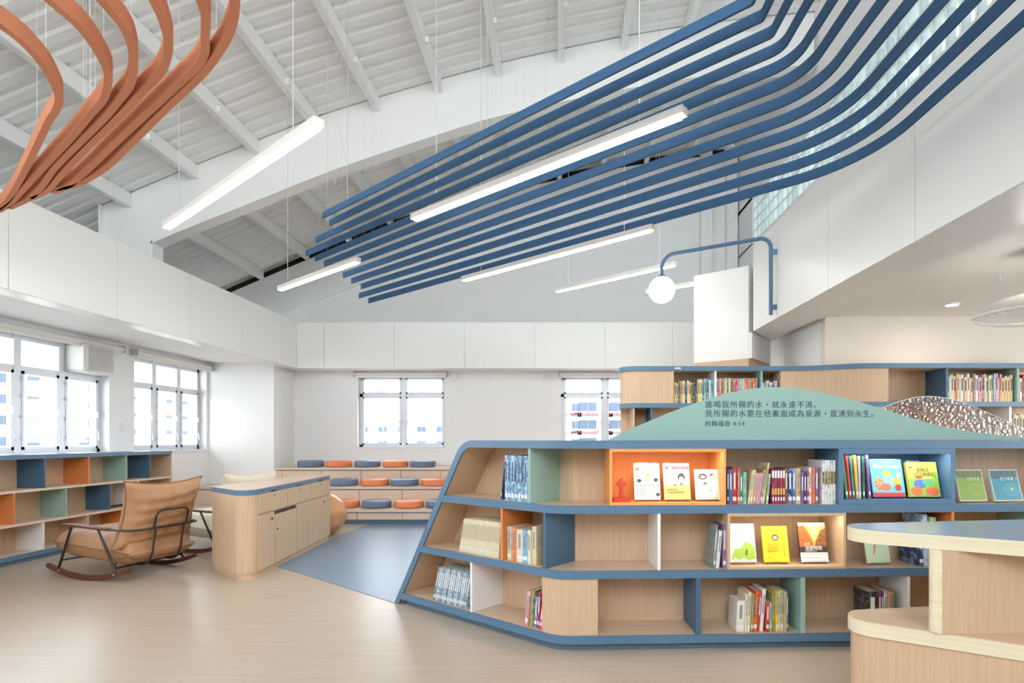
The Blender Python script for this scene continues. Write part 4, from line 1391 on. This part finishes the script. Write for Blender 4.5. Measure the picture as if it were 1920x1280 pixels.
def row(frame, x, z, specs, where, y_=0.03, group=None, start=0):
    """specs: (colour, second colour, thickness, height, depth, lean in degrees)"""
    i = start
    pa, ph_ = None, 0
    for sp_ in specs:
        c1, c2, t, h, d, ln = sp_
        a = math.radians(ln)
        if pa is not None: x += max(0.0, min(h, ph_) * (math.tan(pa) - math.tan(a)))
        pa, ph_ = a, h
        lift = math.sin(a) * t if a > 0 else 0.0
        mt2 = flat(INKS['white']) if c1 in ('black', 'navy', 'blue', 'red', 'crimson', 'purple', 'teal', 'dark green', 'green', 'brown') else flat(INKS['grey'] if c1 != 'grey' else INKS['white'])
        yy_ = y_ + random.uniform(0, 0.012)
        spine_book(frame, x, yy_, z + 0.001 + lift, t, h, d, ink(c1, c2, 26, 0.54), a, '%s book, %s from left %s' % (c1, ORD[i], where), group, mat2=mt2, sticker=(i % 4 != 1))
        x += t / math.cos(a) + 0.0006
        i += 1
    return x


rnd = random.Random(11)
# --- left run, top tier: art-spined set between slanted end and mint divider
BL = ink('pale blue', 'navy', 44, 0.52)
BL2 = ink('sky blue', 'navy', 44, 0.54)
x = -0.245 - 8 * 0.029 - 0.002
for i in range(8):
    spine_book(LR, x, 0.03, 0.896, 0.028, 0.30, 0.21, (BL, BL2)[i % 2], 0, 'blue picture-spined volume, %s from left in the set beside the mint divider' % ORD[i], 'blue picture-spined volumes', mat2=flat((70, 84, 120)))
    x += 0.029
spine_book(LR, -0.535, 0.045, 0.8985, 0.012, 0.255, 0.2, ink('navy', 'blue'), math.radians(8), 'thin navy book leaning on the blue picture-spined set', None, title=False)
# --- left run, middle tier: cream comic volumes leaning right
x = -0.94
for i in range(21):
    a = math.radians(13 - 8 * i / 20)
    t = 0.0165
    spine_book(LR, x, 0.03, 0.4965 + math.sin(a) * t, t, 0.245, 0.17, ink('cream', 'olive', 110, 0.62), a, 'cream comic volume, %s from left in the leaning row beside the orange divider' % ORD[i], 'cream comic volumes', mat2=flat((150, 140, 118)))
    x += t / math.cos(a) + 0.0026
# --- left run, middle tier: encyclopaedias right of the orange divider
x = row(LR, -0.465, 0.496, [('beige', 'sky blue', 0.043, 0.225, 0.2, 0), ('orange', 'pale blue', 0.043, 0.225, 0.2, 0), ('cream', 'beige', 0.058, 0.215, 0.2, 0), ('sky blue', 'blue', 0.045, 0.215, 0.2, 0), ('cream', 'tan', 0.028, 0.22, 0.2, 0), ('beige', 'cream', 0.038, 0.245, 0.2, 0)],
        'beside the orange divider of the angled bookcase', 0.03, 'reference books in the middle tier')
# --- left run, bottom tier
x = -1.235
for i in range(17):
    a = math.radians(15 - 2 * i / 16)
    t = 0.0205
    spine_book(LR, x, 0.03, 0.0965 + math.sin(a) * t, t, 0.262, 0.18, ink('pale blue' if i % 3 else 'grey', 'teal' if i % 2 else 'navy', 60, 0.52), a, 'silver-blue comic volume, %s from left in the leaning row beside the white divider' % ORD[i], 'silver-blue comic volumes', mat2=flat((232, 236, 240)))
    x += t / math.cos(a) + 0.0008
row(LR, -0.302, 0.096, [('pink', 'white', 0.028, 0.225, 0.17, 6), ('olive', 'black', 0.036, 0.235, 0.17, 5), ('blue', 'white', 0.026, 0.20, 0.17, 4), ('crimson', 'purple', 0.022, 0.235, 0.17, 4), ('red', 'pink', 0.026, 0.15, 0.17, 7)],
    'beside the closed wooden corner', 0.03, 'books beside the closed wooden corner')
# --- front run, top tier, between the boxes
S = [('navy', 'black', 0.014, 0.222, 0.16, 0), ('blue', 'olive', 0.020, 0.218, 0.16, 0), ('crimson', 'orange', 0.030, 0.228, 0.17, 0), ('orange', 'crimson', 0.016, 0.225, 0.16, 0), ('teal', 'sky blue', 0.018, 0.20, 0.15, 0), ('mint green', 'green', 0.024, 0.20, 0.15, 0)]
x = row(FR, 1.062, 0.8955, S, 'between the two upper display boxes', 0.03, 'books between the display boxes')
S = [('beige', 'tan', 0.014, 0.215, 0.15, 8), ('beige', 'tan', 0.020, 0.215, 0.15, 7.5), ('tan', 'beige', 0.016, 0.195, 0.15, 7.5), ('pink', 'lilac', 0.034, 0.195, 0.15, 7.5), ('olive', 'pale green', 0.018, 0.215, 0.15, 7.5), ('beige', 'olive', 0.016, 0.26, 0.15, 8), ('pale green', 'green', 0.018, 0.19, 0.15, 6)]
x = row(FR, x + 0.004, 0.8955, [(a, b, t * 0.88, h, d, l) for a, b, t, h, d, l in S], 'between the two upper display boxes', 0.03, 'books between the display boxes', 6)
x += 0.019
for i in range(5):
    o = spine_book(FR, x, 0.03, 0.8955, 0.0165, 0.218, 0.15, ink('crimson', 'black', 18, 0.5), 0, 'red and black volume, %s from left in the set between the display boxes' % ORD[i], 'red and black volumes', title=False)
    MB(MW[o]).box(0.002, 0.0145, -0.0007, 0, 0.165, 0.21).build('spine_band', 'whitepaper', o)
    MB(MW[o]).box(0.002, 0.0145, -0.0007, 0, 0.06, 0.10).build('spine_band', flat((212, 170, 96)), o)
    x += 0.0172
S = [('brown', 'crimson', 0.022, 0.225, 0.16, 0), ('navy', 'pale blue', 0.028, 0.225, 0.16, 0), ('blue', 'pale blue', 0.024, 0.223, 0.16, 0), ('tan', 'brown', 0.036, 0.225, 0.16, 0), ('purple', 'grey', 0.018, 0.2, 0.15, 0), ('navy', 'purple', 0.02, 0.2, 0.15, 0), ('crimson', 'purple', 0.018, 0.2, 0.15, 0),
     ('white', 'orange', 0.018, 0.23, 0.16, 0), ('orange', 'red', 0.024, 0.228, 0.16, 0), ('purple', 'orange', 0.022, 0.226, 0.16, 0)]
x = row(FR, x, 0.8955, [(a, b, t * 0.92, h, d, l) for a, b, t, h, d, l in S], 'between the two upper display boxes', 0.03, 'books between the display boxes', 13)
x = max(x, 1.755 - 5 * 0.018)
for i in range(5):
    o = spine_book(FR, x, 0.03, 0.8955, 0.0172, 0.275, 0.19, ink('white', 'grey', 20, 0.56), 0, 'tall white volume with green band, %s from left beside the blue display box' % ORD[i], 'tall white volumes', title=False)
    MB(MW[o]).box(0.002, 0.0152, -0.0007, 0, 0.125, 0.205).build('spine_band', ink('olive', 'black', 60, 0.5), o)
    x += 0.0180
# --- middle tier, left of the lit wood box
row(FR, 0.975, 0.4955, [('white', 'pale blue', 0.022, 0.235, 0.16, 5), ('grey', 'teal', 0.016, 0.27, 0.17, 4)][::-1] + [('purple', 'grey', 0.024, 0.275, 0.18, 0)], 'left of the lit wooden box', 0.03, 'books left of the lit wooden box')
# --- middle tier right, by the orange divider
row(FR, 2.30, 0.4955, [('navy', 'white', 0.03, 0.26, 0.2, -4), ('pale blue', 'blue', 0.035, 0.33, 0.2, -3), ('pale green', 'green', 0.035, 0.31, 0.2, 0), ('crimson', 'white', 0.02, 0.28, 0.2, 0)], 'left of the orange divider behind the table', 0.03, 'books behind the table')
# --- bottom tier, left of the mint divider
row(FR, 1.12, 0.0955, [('white', 'cream', 0.050, 0.195, 0.15, 2.5), ('cream', 'white', 0.014, 0.24, 0.15, 2.5), ('cream', 'tan', 0.022, 0.25, 0.15, 3), ('olive', 'yellow', 0.018, 0.24, 0.15, 3), ('orange', 'red', 0.026, 0.255, 0.15, 4), ('red', 'orange', 0.016, 0.25, 0.15, 4), ('white', 'pale blue', 0.024, 0.265, 0.16, 4.5), ('red', 'orange', 0.024, 0.185, 0.15, 1),
                         ('mint green', 'white', 0.016, 0.18, 0.15, 0), ('olive', 'tan', 0.018, 0.24, 0.15, 0), ('yellow', 'olive', 0.018, 0.255, 0.15, 0), ('pale green', 'white', 0.016, 0.25, 0.15, 0), ('beige', 'green', 0.02, 0.255, 0.15, 0), ('tan', 'yellow', 0.016, 0.25, 0.15, 0), ('teal', 'white', 0.014, 0.25, 0.15, 0)],
    'beside the mint divider in the bottom tier', 0.03, 'books beside the mint divider')
row(FR, 1.955, 0.0955, [('black', 'grey', 0.075, 0.245, 0.15, 0), ('crimson', 'purple', 0.02, 0.245, 0.16, 0), ('navy', 'purple', 0.018, 0.245, 0.16, 0), ('white', 'lilac', 0.022, 0.245, 0.16, 0), ('tan', 'orange', 0.02, 0.245, 0.16, 0), ('olive', 'white', 0.018, 0.24, 0.16, -1)], 'beside the white divider in the bottom tier', 0.03, 'books beside the white divider')


def disc(cx, cz, rx, rz, n_=20):
    return [(cx + rx * math.cos(2 * math.pi * k / n_), cz + rz * math.sin(2 * math.pi * k / n_)) for k in range(n_)]


def display_book(frame, xc, y_, z, w, h, t, col, label, prints=(), texts=(), back=13, turn=0, stand=True, slabel=None, mat=None):
    m = frame @ Matrix.Translation((xc, y_, z + 0.012)) @ Matrix.Rotation(math.radians(turn), 4, 'Z') @ Matrix.Rotation(math.radians(-back), 4, 'X')
    o = bpy.data.objects.new('book', bpy.data.meshes.new('book'))
    b = MB().box(-w / 2, w / 2, 0, 0.0015, 0, h).box(-w / 2, w / 2, t - 0.0015, t, 0, h).box(-w / 2, -w / 2 + 0.0015, 0.0015, t - 0.0015, 0, h)
    o.data.from_pydata([tuple(p) for p in b.v], [], b.f)
    o.data.materials.append(mat or flat(col))
    COL.objects.link(o)
    o.matrix_world = m
    MW[o] = m
    tag(o, label, 'book', 'books on display')
    MB(m).box(-w / 2 + 0.0015, w / 2 - 0.003, 0.0015, t - 0.0015, 0.003, h - 0.003).build('page_block', 'paper', o)
    for k, (shape, c) in enumerate(prints):
        if isinstance(shape[0], (int, float)):
            x0, x1, z0, z1 = shape
            pts = [(x0, z0), (x1, z0), (x1, z1), (x0, z1)]
        else:
            pts = shape
        P = [((a - 0.5) * w, bb_ * h) for a, bb_ in pts]
        mt = c if not isinstance(c, tuple) else flat(c)
        MB(m).prism_xz(P, -0.0004 - 0.0002 * k, -0.0001).build('cover_print', mt, o)
    for body, sz, a, bb_, c, al in texts:
        put_text('title', body, sz, flat(c), o, ((a - 0.5) * w, -0.0035, bb_ * h), 1.0, al)
    if stand:
        sm = frame @ Matrix.Translation((xc, y_, z)) @ Matrix.Rotation(math.radians(turn), 4, 'Z')
        s = MB(sm @ Matrix.Translation((0, t + 0.002, 0.010)) @ Matrix.Rotation(math.radians(-back), 4, 'X')).box(-w * 0.4, w * 0.4, 0.001, 0.004, 0, h * 1.04)
        s.tf = sm
        s.box(-w * 0.4, w * 0.4, -0.012, t + 0.004, 0.0085, 0.0115)
        s.box(-w * 0.4, w * 0.4, -0.014, -0.011, 0.0085, 0.024)
        s.box(-w * 0.4, -w * 0.4 + 0.004, -0.012, 0.085, 0.0005, 0.0085).box(w * 0.4 - 0.004, w * 0.4, -0.012, 0.085, 0.0005, 0.0085)
        so = s.build('book_stand', 'acryl')
        tag(so, 'clear stand holding the ' + (slabel or label), 'stand', 'acrylic book stands')
    return o


# orange box: cross and three books
cz = zb_o
cr = empty('wooden_cross', FR @ Vector((0.405, 0.08, cz)))
tag(cr, 'small red wooden cross figure in the orange display box', 'ornament')
MB(FR).box(0.352, 0.458, 0.045, 0.115, cz + 0.0005, cz + 0.026).build('base', 'redwood', cr, bevel=0.002)
cxz = [(0.391, 0.026), (0.420, 0.026), (0.4165, 0.090), (0.432, 0.100), (0.437, 0.117), (0.428, 0.130), (0.418, 0.127), (0.414, 0.143), (0.405, 0.149), (0.396, 0.143), (0.393, 0.126), (0.383, 0.127), (0.374, 0.116), (0.379, 0.102), (0.394, 0.092)]
MB(FR).prism_xz([(a, cz + b) for a, b in cxz], 0.068, 0.092).build('cross', 'redwood', cr, bevel=0.004)
W1 = (238, 236, 232)
pr = []
for (a, b, c) in ((0.15, 0.84, (226, 120, 80)), (0.34, 0.76, (240, 214, 150)), (0.55, 0.68, (226, 170, 90)), (0.12, 0.66, (236, 206, 140)), (0.2, 0.52, (60, 58, 62)), (0.5, 0.54, (220, 190, 160)), (0.84, 0.54, (70, 66, 70)), (0.9, 0.14, (60, 90, 80))):
    pr.append((disc(a, b, 0.085, 0.05, 12), c))
for q in range(6): pr.append((disc(0.1 + 0.16 * q, 0.39, 0.03, 0.02, 8), (120, 140, 150)))
for q in range(4): pr.append(((0.08, 0.5 - 0.06 * (q % 2), 0.29 - q * 0.06, 0.30 - q * 0.06), (150, 150, 150)))
display_book(FR, 0.572, 0.075, cz, 0.165, 0.232, 0.012, W1, 'white illustrated book nearest the wooden cross', pr)
display_book(FR, 0.762, 0.075, cz, 0.168, 0.232, 0.012, (242, 206, 210), 'pink and yellow book in the middle of the orange box',
             [((0, 1, 0, 0.40), (244, 214, 132)), (disc(0.68, 0.60, 0.14, 0.13), (96, 80, 76)), (disc(0.68, 0.555, 0.10, 0.075), (250, 232, 222)), (disc(0.67, 0.43, 0.06, 0.05), (110, 160, 120)), (disc(0.42, 0.395, 0.05, 0.02), (110, 120, 70)), ((0.56, 0.80, 0.46, 0.50), (250, 250, 248))],
             [('懂・是她的幸福', 0.022, 0.06, 0.84, (150, 60, 110), 'LEFT'), ('讀給孩子的書', 0.011, 0.10, 0.25, (120, 100, 60), 'LEFT'), ('一本給家長與老師的書', 0.011, 0.10, 0.18, (120, 100, 60), 'LEFT')])
display_book(FR, 0.955, 0.075, cz, 0.155, 0.192, 0.012, (220, 232, 222), 'pale green book with a red heart in the orange box',
             [((0, 1, 0, 0.62), (236, 240, 234)), (disc(0.34, 0.76, 0.17, 0.10), (86, 78, 78)), (disc(0.34, 0.75, 0.11, 0.055), (240, 226, 216)), ([(0.70, 0.78), (0.62, 0.82), (0.64, 0.86), (0.70, 0.84), (0.76, 0.86), (0.78, 0.82)], (216, 66, 60)), (disc(0.42, 0.53, 0.08, 0.05), (110, 160, 130)), (disc(0.62, 0.3, 0.04, 0.06), (170, 190, 180)), ([(0.75, 0.02), (0.98, 0.02), (0.96, 0.4)], (190, 216, 196))])
# lit wooden box
display_book(FR, 1.182, 0.075, zb_w, 0.170, 0.245, 0.014, (236, 234, 230), 'white book with a green mountain in the lit wooden box',
             [([(0.06, 0.08), (0.2, 0.34), (0.42, 0.36), (0.66, 0.54), (0.95, 0.4), (0.98, 0.06)], (170, 206, 80)), ([(0.04, 0.02), (0.2, 0.14), (0.32, 0.06), (0.52, 0.12), (0.72, 0.05), (0.96, 0.1), (0.97, 0.01)], (226, 226, 222)), ([(0.58, 0.18), (0.64, 0.36), (0.70, 0.30), (0.66, 0.18)], (110, 120, 80)), (disc(0.55, 0.60, 0.03, 0.02, 8), (180, 176, 170))],
             [('信仰，不是', 0.024, 0.05, 0.86, (206, 204, 200), 'LEFT'), ('這樣的', 0.024, 0.05, 0.68, (206, 204, 200), 'LEFT')])
display_book(FR, 1.398, 0.075, zb_w, 0.165, 0.228, 0.014, (244, 222, 54), 'bright yellow book in the lit wooden box',
             [(disc(0.5, 0.68, 0.13, 0.085), (84, 78, 74)), (disc(0.5, 0.675, 0.085, 0.045), (246, 240, 220)), ((0.82, 0.835, 0.14, 0.52), (150, 140, 60)), ((0.1, 0.3, 0.12, 0.13), (150, 140, 60))],
             [('當我失去', 0.020, 0.16, 0.46, (196, 170, 40), 'LEFT'), ('仍然相信', 0.018, 0.16, 0.37, (196, 170, 40), 'LEFT'), ('還有明天', 0.018, 0.16, 0.28, (196, 170, 40), 'LEFT')])
display_book(FR, 1.642, 0.075, zb_w, 0.178, 0.248, 0.014, (70, 62, 60), 'orange canyon photo book in the lit wooden box',
             [((0, 1, 0.92, 1), (244, 244, 244)), ((0, 1, 0.40, 0.92), (244, 190, 96)), ([(0, 0.92), (0.22, 0.92), (0.36, 0.74), (0.44, 0.62), (0.52, 0.46), (0.5, 0.38), (0, 0.38)], ink('orange', 'brown', 70, 0.5)), ([(1, 0.86), (0.82, 0.80), (0.72, 0.66), (0.6, 0.52), (0.55, 0.38), (1, 0.38)], ink('brown', 'orange', 70, 0.52)), ([(0.36, 0.92), (0.8, 0.92), (0.56, 0.55)], (252, 224, 160)), ((0, 1, 0, 0.24), (240, 240, 238)), ((0.06, 0.9, 0.19, 0.2), (170, 170, 170)), ((0.06, 0.7, 0.1, 0.11), (170, 170, 170))],
             [('反思', 0.017, 0.18, 0.43, (255, 255, 255), 'LEFT'), ('深度時間', 0.028, 0.18, 0.31, (255, 255, 255), 'LEFT'), ('與自然同行的日子', 0.0095, 0.18, 0.26, (235, 235, 235), 'LEFT')])
# blue box
x = 1.795
for i, (c1, c2, t, ln) in enumerate((('green', 'red', 0.018, -7), ('red', 'orange', 0.017, -6), ('teal', 'grey', 0.015, -5), ('yellow', 'olive', 0.017, -4), ('lilac', 'purple', 0.017, -1.5), ('dark green', 'green', 0.017, -1), ('purple', 'lilac', 0.017, -4))):
    a = math.radians(ln)
    spine_book(FR, x + abs(math.sin(a)) * 0.27 * 0.9, 0.04, zb_b + 0.001 + abs(math.sin(a)) * t, t, 0.275 - 0.004 * (i % 3), 0.2, ink(c1, c2, 9, 0.58), a, '%s large picture book leaning in the blue display box' % c1, 'large picture books', title=False)
    x += 0.0265
display_book(FR, 2.12, 0.06, zb_b, 0.210, 0.242, 0.008, (112, 196, 218), 'turquoise children\'s bible story book in the blue box',
             [((0, 1, 0, 0.11), (214, 66, 70)), (disc(0.22, 0.35, 0.14, 0.18), ink('orange', 'white', 60, 0.5)), (disc(0.55, 0.42, 0.2, 0.16), (150, 190, 226)), (disc(0.48, 0.62, 0.12, 0.07), (242, 196, 60)), (disc(0.78, 0.40, 0.12, 0.10), (240, 180, 50)), (disc(0.80, 0.24, 0.10, 0.09), (190, 70, 60)), (disc(0.42, 0.26, 0.16, 0.1), (226, 130, 90)), (disc(0.86, 0.58, 0.08, 0.08), (240, 244, 246))],
             [('Bible Stories', 0.034, 0.5, 0.76, (252, 252, 252), 'CENTER'), ('my first', 0.018, 0.5, 0.90, (252, 252, 252), 'CENTER')])
display_book(FR, 2.352, 0.055, zb_b, 0.198, 0.225, 0.026, (246, 226, 96), 'yellow illustrated bible story book in the blue box',
             [([(0, 0.5), (0.3, 0.56), (0.6, 0.50), (1, 0.56), (1, 0), (0, 0)], (150, 196, 84)), (disc(0.36, 0.36, 0.2, 0.13), (96, 130, 200)), (disc(0.62, 0.42, 0.16, 0.10), (110, 190, 140)), (disc(0.22, 0.16, 0.2, 0.13), (228, 120, 60)), (disc(0.74, 0.15, 0.22, 0.12), (222, 110, 66)), (disc(0.36, 0.56, 0.12, 0.04), (220, 90, 50)), (disc(0.12, 0.84, 0.05, 0.02, 8), (60, 70, 50)), (disc(0.9, 0.62, 0.06, 0.1), (130, 190, 80))],
             [('BIBLE', 0.034, 0.52, 0.72, (70, 80, 60), 'CENTER'), ('STORIES', 0.034, 0.52, 0.59, (70, 80, 60), 'CENTER'), ('ILLUSTRATED', 0.014, 0.52, 0.87, (110, 120, 70), 'CENTER')])


def ripple(c): return [(disc(0.68, 0.36, 0.30 - 0.06 * k, 0.20 - 0.04 * k, 24), c[k % 2]) for k in range(5)] + [(disc(0.68, 0.37, 0.06, 0.05), c[2])]


display_book(FR, 2.672, 0.06, 0.8955, 0.190, 0.205, 0.016, (216, 212, 196), 'green book with water ripples right of the blue box',
             [((0.03, 0.97, 0.03, 0.97), (136, 170, 70)), ((0.03, 0.97, 0.74, 0.97), (112, 128, 80))] + ripple([(150, 186, 84), (136, 170, 70), (206, 140, 60)]),
             [('生命', 0.020, 0.36, 0.78, (160, 176, 140), 'LEFT'), ('聖經導讀 上', 0.024, 0.36, 0.66, (232, 236, 220), 'LEFT')], back=15, turn=4, stand=False)
display_book(FR, 2.905, 0.06, 0.8955, 0.200, 0.205, 0.016, (216, 220, 218), 'teal book with water ripples at the right edge of the photo',
             [((0.03, 0.97, 0.03, 0.97), (64, 150, 168)), ((0.03, 0.97, 0.70, 0.97), (76, 112, 122))] + ripple([(90, 172, 186), (64, 150, 168), (200, 214, 120)]),
             [('生命', 0.020, 0.32, 0.78, (140, 180, 186), 'LEFT'), ('聖經導讀 下', 0.024, 0.32, 0.66, (232, 240, 240), 'LEFT')], back=15, turn=4, stand=False)
display_book(FR, 2.075, 0.10, 0.4955, 0.165, 0.235, 0.012, (206, 222, 190), 'pale green book with a sprig standing behind the curved table', [([(0.3, 0.25), (0.36, 0.25), (0.62, 0.85), (0.5, 0.9)], (206, 140, 100)), (disc(0.5, 0.7, 0.2, 0.2), ink('pale green', 'olive', 70, 0.52))], (), back=12, turn=6)

# =================================================================== TALL BACK BOOKCASE
tb = empty('tall_bookcase', (2.8, 6.1, 0))
tag(tb, 'tall pale wood bookcase with blue shelf edges behind the hill panel', 'bookcase')
fpath = [Vector(p) for p in ((0.70, 6.40),)] + fillet([(0.70, 6.5), (0.70, 6.18), (2.0, 6.18)], [0.17], 10)[1:-1]
sc_ = catmull([(2.42, 6.18), (2.62, 6.165), (2.80, 6.11), (2.98, 6.03), (3.14, 5.965), (3.30, 5.945), (3.5, 5.94)], 4)
fpath = fpath + sc_ + [Vector((5.2, 5.94))]
bpath = [Vector((5.2, 6.30)), Vector((3.0, 6.30)), Vector((2.6, 6.52)), Vector((0.70, 6.52))]
ZT5 = [0.045 + 0.4 * i for i in range(6)]
for i, z in enumerate(ZT5):
    s = MB().prism(T(fpath) + T(bpath), z, z + 0.05).build('shelf', 'woodt', tb)
    MB().ribbon(T(fpath), z, z + 0.05, -0.012, 0.0).build('edge_band', 'blue', s, smooth='auto')
MB().ribbon([(p.x, p.y) for p in fpath], 0, 0.045, 0.03, 0.045).build('plinth', 'kick', tb)
MB().ribbon([(0.72, 6.51), (2.6, 6.51), (2.98, 6.29), (5.2, 6.29)], 0.05, 2.05, -0.008, 0.0).build('back_panel', 'wood', tb)
bt = [(z + 0.05, z + 0.40) for z in ZT5[:5]]
z0, z1 = bt[4]
lp_ = [p for p in fpath if p.x < 1.2][:12]
for k, (z0, z1) in enumerate(bt):
    if k == 4:
        MB().ribbon(T(lp_) + [(1.262, 6.18)], z0 + 0.001, z1 - 0.001, 0.004, 0.018).build('end_panel', 'wood', tb, smooth='auto')
        MB().box(1.246, 1.262, 6.199, 6.50, z0 + 0.001, z1 - 0.001).build('divider', 'wood', tb)
    else:
        MB().box(0.82, 0.838, 6.19, 6.50, z0 + 0.001, z1 - 0.001).build('end_panel', 'wood', tb)
    MB().ribbon(T(sc_[:-1]), z0 + 0.001, z1 - 0.001, 0.004, 0.018).build('curved_panel', 'wood', tb, smooth='auto')
    MB().box(3.30, 3.316, 5.965, 6.28, z0 + 0.001, z1 - 0.001).build('divider', 'wood', tb)
    MB().box(2.42, 2.436, 6.205, 6.50, z0 + 0.001, z1 - 0.001).build('divider', 'wood', tb)
for xx, m, k in ((1.715, 'white', 4), (2.215, 'mint', 4), (1.02, 'bluedk', 3), (1.9, 'white', 3)):
    MB().box(xx - 0.01, xx + 0.01, 6.185, 6.50, bt[k][0] + 0.001, bt[k][1] - 0.001).build('divider', m, tb)
for xx, m, k in ((4.06, 'bluedk', 4), (4.80, 'mint', 4), (4.72, 'white', 3), (3.8, 'orange', 3)):
    MB().box(xx - 0.012, xx + 0.012, 5.945, 6.28, bt[k][0] + 0.001, bt[k][1] - 0.001).build('divider', m, tb)
MB().box(1.27, 1.335, 6.166, 6.168, 2.065, 2.08).build('shelf_tag', 'whitepaper', tb)
TBF = Matrix.Translation((0, 6.18, 0))
zz = bt[4][0] + 0.0005


def mix_row(frame, x0, x1, z, where, pal, hmin, hmax, tmin, tmax, group, seed, y_=0.03, depth=0.18):
    r_ = random.Random(seed)
    x, i = x0, 0
    last = None
    while True:
        t = r_.uniform(tmin, tmax)
        if x + t > x1 or i >= len(ORD): break
        c = r_.choice([q for q in pal if q != last])
        last = c
        spine_book(frame, x, y_ + r_.uniform(0, 0.015), z, t, r_.uniform(hmin, hmax), depth, ink(c, r_.choice(['white', 'cream', 'white']), 40, 0.50), 0, '%s book, %s from left %s' % (c, ORD[i], where), group, sticker=False, title=(t > 0.02))
        x += t + 0.0008
        i += 1


mix_row(TBF, 1.275, 1.50, zz, 'next to the rounded end of the tall bookcase', ['yellow', 'purple', 'white', 'cream', 'grey', 'black', 'lilac'], 0.21, 0.25, 0.02, 0.032, 'books by the rounded end', 4)
mix_row(TBF, 1.502, 1.70, zz, 'just left of the white divider of the tall bookcase', ['teal', 'pale green', 'pale blue', 'sky blue', 'yellow', 'navy'], 0.25, 0.275, 0.016, 0.03, 'books left of the white divider', 5)
mix_row(TBF, 1.73, 2.20, zz, 'right of the white divider of the tall bookcase', ['pink', 'mint green', 'orange', 'cream', 'sky blue', 'red', 'pale green', 'olive'], 0.268, 0.276, 0.014, 0.022, 'thin books right of the white divider', 6)
mix_row(TBF, 2.232, 2.40, zz, 'right of the mint divider above the hill top', ['pale blue', 'lilac', 'navy', 'white', 'cream'], 0.22, 0.265, 0.014, 0.026, 'books right of the mint divider', 7)
TBR = Matrix.Translation((0, 5.94, 0))
mix_row(TBR, 4.08, 4.785, zz, 'right of the blue divider of the tall bookcase', ['white', 'yellow', 'brown', 'cream', 'grey', 'sky blue', 'crimson', 'pink', 'black', 'beige', 'pale green', 'olive', 'lilac', 'tan'], 0.25, 0.30, 0.018, 0.034, 'books right of the blue divider', 9)
mix_row(TBR, 4.82, 5.12, zz, 'at the far right end of the tall bookcase', ['red', 'white', 'mint green', 'grey'], 0.24, 0.29, 0.018, 0.03, 'books at the far right end', 10)
zz3 = bt[3][0] + 0.0005
mix_row(TBR, 4.75, 5.12, zz3, 'on the second shelf at the far right end', ['orange', 'cream', 'white', 'tan', 'pink'], 0.22, 0.28, 0.018, 0.03, 'books on the second shelf', 12)

# =================================================================== CURVED TABLE
tp = fillet([(4.2, 3.26), (1.20, 2.83), (2.52, 2.02), (4.2, 1.2)], [0.115, 1.2], 12)
tp = T(tp) + [(4.2, 1.2)]
tab = empty('curved_table', (2.3, 2.6, 0))
tag(tab, 'two-level curved plywood table with blue-grey top in the right foreground', 'table')
P2 = [Vector(p) for p in tp]
MB().prism(T(P2), 0.814, 0.876).build('upper_edge', 'ply', tab, smooth='auto')
MB().prism(T(inset(P2, 0.003)), 0.876, 0.880).build('upper_top', 'tabletop', tab)
lo_ = [p + Vector((-0.005, -0.015)) for p in P2]
MB().prism(T(lo_), 0.383, 0.446).build('lower_edge', 'ply', tab, smooth='auto')
MB().prism(T(inset(lo_, 0.003)), 0.446, 0.450).build('lower_top', 'woodt', tab)
MB().prism(T(inset(lo_, 0.012)), 0.0, 0.382).build('lower_body', 'wood', tab, smooth='auto')
end = [(1.685 - 0.032 * math.sin(math.pi * k / 10), 2.53 + 0.032 * math.cos(math.pi * k / 10)) for k in range(11)]
MB().prism([(4.0, 2.562), (1.686, 2.562), (1.686, 2.498), (4.0, 2.498)], 0.4505, 0.8135).build('support_panel', 'wood', tab)
MB().prism(end + [(1.6855, 2.498), (1.6855, 2.562)], 0.4505, 0.8135).build('rounded_post', 'ply', tab, smooth='auto')
